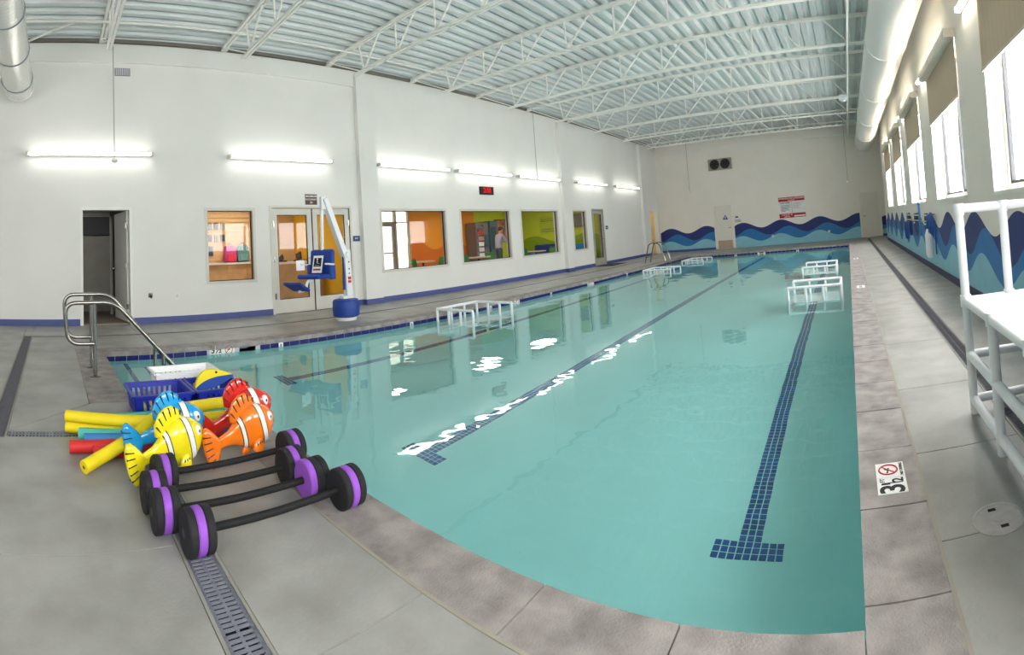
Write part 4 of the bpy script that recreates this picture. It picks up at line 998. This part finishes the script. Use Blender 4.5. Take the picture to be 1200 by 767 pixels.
noodle([(-3.37, .20, .0395), (-3.322, .6, .0395), (-3.365, 1.2, .0395)], Bl, 'blue noodle between teal and red noodles')
noodle([(-3.25, .10, .0395), (-3.235, .6, .0395), (-3.28, 1.1, .0395)], Rd, 'longer red noodle at the left of the pile')
noodle([(-3.15, .24, .0395), (-3.148, .45, .0395), (-3.155, .80, .0395)], Rd, 'red noodle crossed by the diagonal yellow noodle')

# ================================================================== baskets
def basket(x0, x1, y0, y1, z0, h, col, lab, tilt=0, taper=.05):
    m = mk('basket_%02x%02x%02x' % col, srgb(*col), .4, var=.03)
    cx, cy = (x0 + x1) / 2, (y0 + y1) / 2
    t = thing('basket', lab, 'basket', (cx, cy, z0)); t.rotation_euler = (0, tilt, 0)
    a, c = (x1 - x0) / 2, (y1 - y0) / 2; th = .008
    def wall(p, q, n):
        """one slotted side from bottom edge p0-p1 to top edge"""
        b = B(); (px, py), (qx, qy) = p, q
        k = max(6, int(math.hypot(qx - px, qy - py) / .022))
        def pt(u, v):
            s = 1 - taper * 2 * (1 - v); return ((px + (qx - px) * u) * s, (py + (qy - py) * u) * s, v * h)
        def panel(u0, u1, v0, v1):
            qs = [pt(u0, v0), pt(u1, v0), pt(u1, v1), pt(u0, v1)]; nn = Vector(n) * th
            b.add([Vector(w) for w in qs] + [Vector(w) - nn for w in qs], [(0, 1, 2, 3), (7, 6, 5, 4), (0, 4, 5, 1), (1, 5, 6, 2), (2, 6, 7, 3), (3, 7, 4, 0)])
        panel(0, 1, 0, .32); panel(0, 1, .78, 1)
        for i in range(k):
            if i % 2 == 0 or i < 2 or i > k - 3: panel(i / k, (i + 1) / k, .32, .78)
        b.build('side', m, t)
    wall((a, -c), (a, c), (1, 0, 0)); wall((a, c), (-a, c), (0, 1, 0)); wall((-a, c), (-a, -c), (-1, 0, 0)); wall((-a, -c), (a, -c), (0, -1, 0))
    s = 1 - 2 * taper; B().box(-a * s, a * s, -c * s, c * s, 0, .008).build('bottom', m, t)
    b = B(); w = .018
    b.box(-a - w, a + w, -c - w, -c + .004, h - .012, h + .004); b.box(-a - w, a + w, c - .004, c + w, h - .012, h + .004); b.box(-a - w, -a + .004, -c, c, h - .012, h + .004); b.box(a - .004, a + w, -c, c, h - .012, h + .004); b.build('rim', m, t)
    return t
BLUE = (22, 40, 160)
basket(-4.26, -3.84, .60, 1.055, 0, .165, BLUE, 'blue plastic basket on the left, holding a yellow board')
basket(-4.26, -3.84, 1.10, 1.555 - .07, 0, .165, BLUE, 'blue plastic basket on the right, with a board leaning in it')
basket(-4.575, -4.305, .86, 1.40, 0, .215, (236, 238, 240), 'white plastic basket behind the blue baskets', 0, .06)
def fin_board(x, y, z, rz, tilt, lab, L_=.40):
    t = thing('kickboard', lab, 'kickboard', (x, y, z)); t.rotation_euler = (tilt[0], tilt[1], rz)
    n = 14; up = [(L_ * (i / n), .115 * math.sin(PI * (i / n) ** .75)) for i in range(n + 1)]; lo = [(L_ * i / n, -.02 - .02 * math.sin(PI * i / n)) for i in range(n, -1, -1)]
    mid = [(a, z_ * .35) for a, z_ in up]
    B().extr(mid + [p for p in reversed(up)], lambda a, c, k: (-.017 + .034 * k, a, c)).build('yellow_foam', mk('board_yellow', srgb(240, 220, 30), .6), t)
    B().extr(mid + lo, lambda a, c, k: (-.017 + .034 * k, a, c)).build('blue_foam', mk('board_blue', srgb(24, 70, 160), .6), t)
    B().lathe([(.01, 0), (.01, .037)], Matrix.Translation((-.0185, L_ * .62, .07)) @ Matrix.Rotation(PI / 2, 4, 'Y'), 12).build('eye_dot', INK, t)
fin_board(-4.05, 1.13, .125, 0, (.28, 0), 'yellow and blue lens shaped board leaning in the right basket', .34)
t = thing('kickboard', 'yellow board lying flat inside the left blue basket', 'kickboard', (-4.05, .82, .01)); b = B(); b.extr([(-.13, -.16), (.13, -.16), (.13, .1), (.08, .17), (-.08, .17), (-.13, .1)], lambda a, c, k: (a, c, .015 + .03 * k)); b.build('foam_board', mk('board_yellow', srgb(240, 220, 30), .6), t, bevel=.008)
B().box(-.12, .12, -.10, -.07, .046, .048).build('print_line', mk('board_blue', srgb(24, 70, 160), .6), t)

# ================================================================== pool lift
LBLUE = mk('lift_blue', srgb(20, 62, 150), .5, var=.03)
LWHITE = mk('lift_white', srgb(232, 234, 236), .35, var=.01)
lx, ly = -7.5, 4.83
t = thing('pool_lift', 'white pool lift with blue seat and blue base cover before the glass doors', 'pool lift', (lx, ly, 0))
b = B(); b.lathe([(.17, 0), (.18, .03), (.17, .055)], Matrix.Translation((lx, ly, 0)), 24); b.part('base_plate', LWHITE, t)
b = B(); b.lathe([(.20, .06), (.232, .085), (.236, .20), (.232, .32), (.21, .355), (.13, .372)], Matrix.Translation((lx, ly, 0)), 32); b.part('base_cover', LBLUE, t, smooth='auto')
B().box(lx - .08, lx + .08, ly - .09, ly + .13, .36, .42).part('turntable', LWHITE, t, bevel=.01)
b = B(); b.beam((lx, ly + .07, .40), (lx, ly + .05, 1.22), .13, .12, up=(1, 0, 0)); b.part('mast', LWHITE, t, bevel=.012)
b = B(); b.beam((lx, ly + .04, 1.06), (lx, ly - .345, 2.12), .095, .135, up=(1, 0, 0)); b.part('boom', LWHITE, t, bevel=.01)
b = B(); b.beam((lx, ly - .02, .52), (lx, ly + .0, 1.25), .035, .035); b.part('actuator', LBLUE, t)
for (z, r_) in ((.72, .025), (.66, .022)): B().box(lx + .066, lx + .072, ly + .03, ly + .09, z - r_, z + r_).part('warning_label', mk('label_red', srgb(196, 40, 40), .5), t)
for z in (.80, .88, 1.0, 1.1): B().sphere((lx + .07, ly + .06, z), .012, n=8, m=6).part('bolt', RUBBER, t)
B().lathe([(.05, 0), (.05, .05)], Matrix.Translation((lx + .045, ly + .045, 1.13)) @ Matrix.Rotation(PI / 2, 4, 'Y'), 16).part('pivot', LWHITE, t)
b = B(); b.box(lx - .04, lx + .04, ly - .42, ly - .33, 1.92, 2.15); b.part('boom_head', LWHITE, t, bevel=.01)
b = B(); b.tube([(lx, ly - .40, 1.95), (lx, ly - .43, 1.10)], .03, 12); b.part('hanger_tube', LWHITE, t, smooth='auto')
# seat, turned to face along the pool edge
sc = Vector((lx + .02, ly - .46, 0)); fwd = Vector((.42, -.91, 0)).normalized(); sd = Vector((fwd.y, -fwd.x, 0)); MM = Matrix((fwd, sd, Vector((0, 0, 1)))).transposed()
def sp(a, c, z): return sc + fwd * a + sd * c + Vector((0, 0, z))
b = B(); b.obox(sp(-.02, 0, .99), .09, .48, .50, MM @ Matrix.Rotation(-.10, 3, 'Y')); b.part('backrest', LBLUE, t, bevel=.06)
b = B(); b.obox(sp(.20, 0, .79), .46, .44, .075, MM @ Matrix.Rotation(-.04, 3, 'Y')); b.part('seat_pad', LBLUE, t, bevel=.03)
for s in (-1, 1):
    b = B(); b.obox(sp(.02, s * .22, .86), .14, .06, .26, MM); b.part('seat_side', LBLUE, t, bevel=.02)
b = B(); b.tube(fillet([sp(.30, 0, .74), sp(.42, 0, .74), sp(.50, 0, .58), sp(.66, 0, .58)], .07, 6), .022, 10); b.part('footrest_arm', LWHITE, t, smooth='auto')
b = B(); b.obox(sp(.72, 0, .66), .30, .34, .05, MM @ Matrix.Rotation(-.45, 3, 'Y')); b.part('footrest', LBLUE, t, bevel=.02)
for s in (-1, 1): B().tube(fillet([sp(.0, s * .25, .98), sp(.26, s * .25, 1.0)], .05), .016, 8).part('armrest', LWHITE, t)
pl = B(); pl.obox(sp(.08, 0.03, .99), .008, .20, .30, MM @ Matrix.Rotation(-.28, 3, 'Y')); pl = pl.part('placard', PVC_P, t)
Mr = MM @ Matrix.Rotation(-.28, 3, 'Y'); c_ = sp(.086, .03, .99)
b = B(); b.obox(c_ + Mr @ Vector((.001, 0, .035)), .004, .15, .15, Mr); pl2 = b.part('placard_symbol_panel', RUBBER, t)
b = B(); b.sphere(c_ + Mr @ Vector((.004, .01, .09)), .004, .016, .016, 10, 6, Mr); b.beam(c_ + Mr @ Vector((.005, .01, .07)), c_ + Mr @ Vector((.005, .005, .02)), .012, .004); b.beam(c_ + Mr @ Vector((.005, .005, .02)), c_ + Mr @ Vector((.005, -.04, .015)), .012, .004); b.beam(c_ + Mr @ Vector((.005, .045, -.02)), c_ + Mr @ Vector((.005, -.045, -.02)), .012, .004)
b.part('placard_symbol', PVC_P, t); b = B(); b.obox(c_ + Mr @ Vector((.001, 0, -.09)), .004, .15, .03, Mr); b.part('placard_stripe', mk('label_red', srgb(196, 40, 40), .5), t)
B().box(lx - .12, lx - .115, 3.95, 4.11, .90, 1.07).part('notice_sheet', PVC_P, t); B().tube([(lx - .117, 4.06, 1.07), (lx - .03, 4.24, 1.12)], .003, 5).part('notice_cord', RUBBER, t)

# ================================================================== signs, clock, markers, wall fittings
WHT = mk('sign_white', srgb(238, 238, 236), .5); NVY = mk('sign_navy', srgb(30, 46, 110), .5); RED = mk('sign_red', srgb(186, 34, 44), .5); BRN = mk('sign_brown', srgb(86, 70, 60), .5); SBL = mk('sign_blue', srgb(28, 68, 140), .5)
def lwall_frame(y, z, d=.012): return frame_m((XL + d, y, z), (0, 1, 0), (0, 0, 1))
def board(nm, lab, cat, y0, y1, z0, z1, mat, d=.01):
    t = thing(nm, lab, cat, (XL, (y0 + y1) / 2, z0)); B().box(XL, XL + d, y0, y1, z0, z1).part('plate', mat, t); return t
def ltext(t, s, size, y, z, mat, d=.0115): return text(s, size, Matrix.Translation(-t.location) @ lwall_frame(y, z, d), mat, t)
t = board('occupancy_sign', 'brown sign with white lettering above the glass double doors', 'sign', 5.05, 5.33, 2.19, 2.41, BRN)
ltext(t, 'MAXIMUM', .055, 5.19, 2.365, WHT); ltext(t, 'OCCUPANCY', .046, 5.19, 2.30, WHT); ltext(t, '50', .06, 5.19, 2.235, WHT)
t = board('room_sign', 'small blue sign on the wall right of the double doors', 'sign', 6.2, 6.38, 1.39, 1.51, SBL); ltext(t, 'EXIT', .04, 6.29, 1.455, WHT)
t = board('room_sign', 'small dark blue sign right of the far glass door', 'sign', 17.72, 17.92, 1.36, 1.5, mk('sign_dark', srgb(52, 58, 92), .5)); ltext(t, 'EXIT', .05, 17.82, 1.43, WHT)
t = thing('digital_clock', 'black digital clock with red digits above the left windows', 'clock', (XL, 10.7, 2.52))
B().box(XL, XL + .06, 10.43, 10.98, 2.52, 2.74).part('clock_case', RUBBER, t); B().box(XL + .06, XL + .063, 10.47, 10.94, 2.55, 2.71).part('display', mk('clock_face', srgb(70, 8, 10), .3), t)
ltext(t, '2:50', .19, 10.70, 2.632, emit_mat('led_red', (1, .02, .02), .55), .0645)
t = board('wall_vent', 'small louvred vent high on the left wall', 'vent', 1.18, 1.47, 4.62, 4.77, GRATE, .01)
for i in range(9): B().box(XL + .01, XL + .02, 1.20 + i * .03, 1.212 + i * .03, 4.63, 4.76).part('vent_slat', W_TRIM, t)
t = board('wall_spigot', 'small metal spigot low on the wall right of the washroom door', 'spigot', 1.74, 1.82, .47, .55, STEEL, .008); b = B(); b.tube([(XL + .008, 1.78, .51), (XL + .06, 1.78, .51), (XL + .07, 1.78, .46)], .014, 8); b.part('spout', RUBBER, t)
t = board('wall_outlet', 'white wall outlet below the shop window', 'outlet', 2.24, 2.32, .42, .54, W_TRIM, .008); B().box(XL + .008, XL + .012, 2.26, 2.30, .45, .51).part('outlet_cover', FRAME_M, t)
t = thing('floor_mat', 'dark mat on the deck before the far glass door', 'mat', (-8.85, 17.0, 0)); B().box(-9.15, -8.45, 16.55, 17.75, 0, .012).part('mat_pile', mk('mat_dark', srgb(58, 54, 50), .9), t); b = B(); b.box(-9.17, -8.43, 16.53, 17.77, 0, .006); b.part('mat_edge', RUBBER, t)
# end wall
def ft(t, s, size, x, z, mat, d=.012, align='CENTER'): return text(s, size, Matrix.Translation(-t.location) @ frame_m((x, YF - d, z), (1, 0, 0), (0, 0, 1)), mat, t, align)
t = thing('pool_rules_sign', 'large red white and blue rules sign on the end wall', 'sign', (-2.58, YF, 1.22))
x0, x1, z0, z1 = -3.21, -1.97, 1.22, 2.19
B().box(x0, x1, YF - .01, YF, z0, z1).part('sign_board', WHT, t); B().box(x0, x1, YF - .012, YF - .0095, z1 - .20, z1).part('red_header', RED, t); B().box(x0, x1, YF - .012, YF - .0095, z0, z0 + .20).part('red_footer', RED, t); B().box(x0 + .62, x0 + .63, YF - .012, YF - .0095, z0 + .22, z1 - .22).part('divider', NVY, t)
ft(t, 'WARNING NO LIFEGUARD', .098, -2.59, z1 - .065, WHT, .0135); ft(t, 'ON DUTY', .07, -2.59, z1 - .155, WHT, .0135); ft(t, 'CAPACITY IS', .09, -2.85, z0 + .135, WHT, .0135); ft(t, 'LIMITED', .075, -2.85, z0 + .05, WHT, .0135); ft(t, 'CAUTION', .105, -2.91, z1 - .275, NVY, .0115)
B().box(x0 + .70, x1 - .03, YF - .0135, YF - .0115, z0 + .03, z0 + .10).part('white_strip', WHT, t)
for i in range(6): B().box(x0 + .10, x0 + .10 + (.46, .4, .48, .36, .42, .2)[i], YF - .012, YF - .0095, z1 - .39 - i * .055, z1 - .375 - i * .055).part('print_line', NVY, t)
for i in range(5): B().box(x0 + .68, x1 - .05 - (.0, .2, .1, .25, .15)[i], YF - .012, YF - .0095, z1 - .30 - i * .06, z1 - .29 - i * .06).part('print_line', GRATE, t)
t = thing('washroom_symbol', 'blue triangle washroom sign on the cream end door', 'sign', (-5.83, YF - .02, 1.38)); b = B(); b.extr([(-.13, 0), (.13, 0), (0, .24)], lambda a, c, k: (-5.83 + a, YF - .018 - .008 * k, 1.39 + c)); b.part('triangle_plate', SBL, t)
b = B(); b.sphere((-5.83, YF - .027, 1.535), .018, .004, .018, 10, 6); b.box(-5.85, -5.81, YF - .029, YF - .026, 1.43, 1.51); b.part('figure', WHT, t)
t = thing('small_notice', 'small blue plate above a white notice beside the end door', 'sign', (-5.2, YF, 1.2)); B().box(-5.34, -5.2, YF - .01, YF, 1.43, 1.50).part('blue_plate', NVY, t); B().box(-5.4, -5.05, YF - .008, YF, 1.2, 1.36).part('notice_sheet', WHT, t)
for i in range(3): B().box(-5.37, -5.09, YF - .0095, YF - .0075, 1.23 + i * .045, 1.245 + i * .045).part('print_line', NVY, t)
t = thing('fan_unit', 'grey twin fan ventilation unit high on the end wall', 'fan', (-5.87, YF, 3.78)); b = B(); b.box(-6.44, -5.3, YF - .12, YF, 3.79, 4.33); b.part('housing', mk('fan_housing', srgb(160, 156, 144), .5), t)
for x in (-6.12, -5.6):
    Mx = Matrix.Translation((x, YF - .12, 4.06)) @ Matrix.Rotation(PI / 2, 4, 'X'); f = B().lathe([(.22, 0), (.24, .012), (.22, .02)], Mx, 28).part('fan_ring', mk('fan_dark', srgb(46, 46, 42), .6), t)
    b = B(); b.lathe([(.045, .02), (.03, .035)], Mx, 12)
    for k in range(6): a = k * PI / 3; b.beam(Mx @ Vector((0, 0, .024)), Mx @ Vector((.2 * math.cos(a), .2 * math.sin(a), .026)), .07, .006, up=(0, 1, 0))
    b.part('fan_blades', RUBBER, f)
for (x, z, lab) in ((-7.15, 1.2, 'small white box on the end wall over the left wave'), (-.95, .43, 'small white outlet on the light wave near the right door'), (-3.6, .42, 'small grey fitting on the light wave below the rules sign')):
    t = thing('wall_box', lab, 'outlet', (x, YF, z)); B().box(x - .05, x + .05, YF - .03, YF, z - .05, z + .05).part('box', WHT, t); B().box(x - .03, x + .03, YF - .034, YF - .03, z - .03, z + .03).part('cover', FRAME_M, t)
# depth markers
def no_dive(t, c, r, u, s):
    """ring with slash; u,s in-plane axes"""
    u, s = Vector(u), Vector(s); c = Vector(c); b = B(); b.tube([c + (u * math.cos(k * PI / 14) + s * math.sin(k * PI / 14)) * r for k in range(28)], r * .1, 5, closed=True); b.beam(c + (u + s) * r * .7, c - (u + s) * r * .7, r * .16, .002, up=u.cross(s)); b.part('prohibition_ring', RED, t)
    b = B(); b.beam(c - u * r * .5 + s * r * .1, c + u * r * .35 - s * r * .05, r * .16, .0015, up=u.cross(s)); b.beam(c - u * r * .1 + s * r * .05, c + u * r * .2 + s * r * .45, r * .12, .0015, up=u.cross(s)); b.sphere(c - u * r * .62 + s * r * .14, r * .11, r * .11, .001, 8, 5); b.part('diver_figure', RUBBER, t)
t = thing('depth_marker', 'white 3½ and no diving tile on the near right coping', 'depth marker', (.09, 2.26, 0))
B().box(.025, .155, 2.13, 2.258, 0, .003).part('number_tile', WHT, t); B().box(.025, .155, 2.262, 2.39, 0, .003).part('no_diving_tile', WHT, t)
def dtext(t, s, size, x, y, mat=RUBBER): return text(s, size, Matrix.Translation(-t.location) @ frame_m((x, y, .0035), (0, 1, 0), (-1, 0, 0)), mat, t)
dtext(t, '3', .15, .095, 2.165); dtext(t, '1', .055, .065, 2.205); dtext(t, '2', .07, .12, 2.232); dtext(t, 'FT', .03, .05, 2.238)
b = B(); b.beam((.045, 2.212, .004), (.14, 2.212, .004), .006, .001); b.part('fraction_bar', RUBBER, t); no_dive(t, (.082, 2.327, .0035), .042, (0, 1, 0), (-1, 0, 0)); dtext(t, 'NO DIVING', .021, .142, 2.326)
for (y, lab) in ((8.15, 'small white depth tile on the right coping by the nearer platform'), (13.2, 'small white depth tile on the right coping past the farther platform')):
    t = thing('depth_marker', lab, 'depth marker', (.1, y, 0)); B().box(.04, .17, y - .13, y + .13, 0, .003).part('number_tile', WHT, t); dtext(t, '3½ FT', .07, .105, y)
def side_marker(y0, y1, lab, full=True):
    t = thing('depth_marker', lab, 'depth marker', (PX0, (y0 + y1) / 2, -.08)); B().box(PX0 - .004, PX0 + .008, y0, y1, -.157, -.007).part('tile', WHT, t)
    if full:
        text('3½', .12, Matrix.Translation(-t.location) @ frame_m((PX0 + .0095, y0 + (y1 - y0) * .27, -.068), (0, 1, 0), (0, 0, 1)), RUBBER, t); no_dive(t, (PX0 + .009, y0 + (y1 - y0) * .76, -.075), .052, (0, 1, 0), (0, 0, 1))
side_marker(2.07, 2.43, 'white 3½ and no diving tile in the left waterline near the handrails'); side_marker(8.2, 8.53, 'white 3½ and no diving tile in the left waterline past the left platform'); side_marker(11.46, 11.8, 'white depth tile in the left waterline below the lime green window')
for k, (y, lab) in enumerate(((3.13, 'right of the skimmer'), (5.55, 'before the pool lift'), (7.6, 'inside the left platform'), (9.75, 'past the second depth tile'), (13.9, 'before the far left platform'))):
    t = thing('marker_tile', 'small white square tile in the left waterline %s' % lab, 'marker', (PX0, y, -.08)); B().box(PX0, PX0 + .009, y - .035, y + .035, -.15, -.055).part('tile', WHT, t); B().box(PX0 + .009, PX0 + .0095, y - .015, y + .015, -.115, -.08).part('glyph', GRATE, t)
for k, (x, w, lab) in enumerate(((-4.6, .05, 'left'), (-3.55, .16, 'middle, largest'), (-2.1, .05, 'right'))):
    t = thing('marker_tile', 'white tile in the far waterline, %s of three' % lab, 'marker', (x, PY1, -.08)); B().box(x - w, x + w, PY1 - .009, PY1, -.15, -.02).part('tile', WHT, t); B().box(x - w * .5, x + w * .5, PY1 - .0095, PY1 - .009, -.1, -.06).part('glyph', RUBBER, t)
# deck hatch
t = thing('deck_hatch', 'round grey plastic deck hatch with two finger slots', 'hatch', (.46, 1.83, 0)); HG = mk('hatch_grey', srgb(178, 174, 174), .5, var=.06, scale=30)
b = B(); b.lathe([(.100, -.02), (.100, .002), (.088, .003), (.086, .0015), (.0, .0015)], Matrix.Translation((.46, 1.83, 0)), 40); b.part('lid', HG, t); b = B(); b.lathe([(.024, .001), (.024, .0025)], Matrix.Translation((.46, 1.83, 0)), 20); b.part('boss', HG, t)
for dy in (.058, -.052): B().box(.445 + (.01 if dy < 0 else -.01), .475 + (.01 if dy < 0 else -.01), 1.83 + dy - .008, 1.83 + dy + .008, .0005, .0028).part('finger_slot', BLACK, t)
# rescue gear on the right wall
HOSE = mk('hose_blue', srgb(48, 96, 176), .4); ROPE = mk('rope_navy', srgb(40, 56, 120), .6)
t = thing('gear_rack', 'pale two rail gear rack on the right wall', 'rack', (XR - .06, 11.2, .9)); 
for z in (1.03, .92): B().tube([(XR - .07, 9.3, z), (XR - .07, 12.6, z)], .014, 8).part('rail', mk('rail_cream', srgb(214, 204, 186), .5), t)
for y in (9.5, 11.0, 12.4): B().box(XR - .08, XR, y - .02, y + .02, .88, 1.07).part('bracket', STEEL, t)
t = thing('rescue_pole', 'light blue pole standing upright on the gear rack', 'pole', (XR - .1, 10.0, .6)); B().tube([(XR - .1, 10.0, .62), (XR - .1, 9.98, 1.26)], .022, 10).part('pole', mk('pole_blue', srgb(70, 150, 214), .4), t); B().sphere((XR - .1, 9.98, 1.26), .03, n=10, m=7).part('tip', HOSE, t)
def coil(nm, lab, y, zt, zb, w, mat, n=3):
    t = thing(nm, lab, 'hose', (XR - .08, y, zb)); 
    for i in range(n):
        ww = w * (1 - .15 * i); pts = [(XR - .07 - .022 * i, y + ww * math.sin(a * PI / 10), (zt + zb) / 2 + (zt - zb) / 2 * (1 - .06 * i) * math.cos(a * PI / 10)) for a in range(20)]; b = B(); b.tube(pts, .012, 7, closed=True); b.part('coil_loop', mat, t, smooth=True)
    B().tube([(XR, y, zt - .03), (XR - .15, y, zt - .03)], .012, 8).part('hook', STEEL, t)
coil('hose_coil', 'blue hose coil hanging left on the gear rack', 12.55, .88, .42, .22, HOSE); coil('hose_coil', 'navy hose coil hung in the middle of the gear rack', 11.7, .90, .56, .12, ROPE, 2); coil('hose_coil', 'bundle of blue cord hung over the white rescue tube', 8.78, 1.08, .66, .15, HOSE, 4)
t = thing('rescue_tube', 'long white rescue tube hanging on the right wall under blue cord', 'rescue tube', (XR - .12, 8.78, .3)); b = B(); b.tube([(XR - .13, 8.80, .30), (XR - .13, 8.79, .36), (XR - .13, 8.78, .70), (XR - .13, 8.78, .80)], [.05, .075, .075, .04], 16); b.part('foam_tube', PVC, t, smooth='auto')
B().tube([(XR - .10, 8.78, .8), (XR - .10, 8.78, 1.04)], .01, 6).part('strap', ROPE, t); B().tube([(XR - .05, 8.66, .95), (XR - .05, 8.60, .55), (XR - .05, 8.62, .36)], .014, 8).part('strap', HOSE, t)
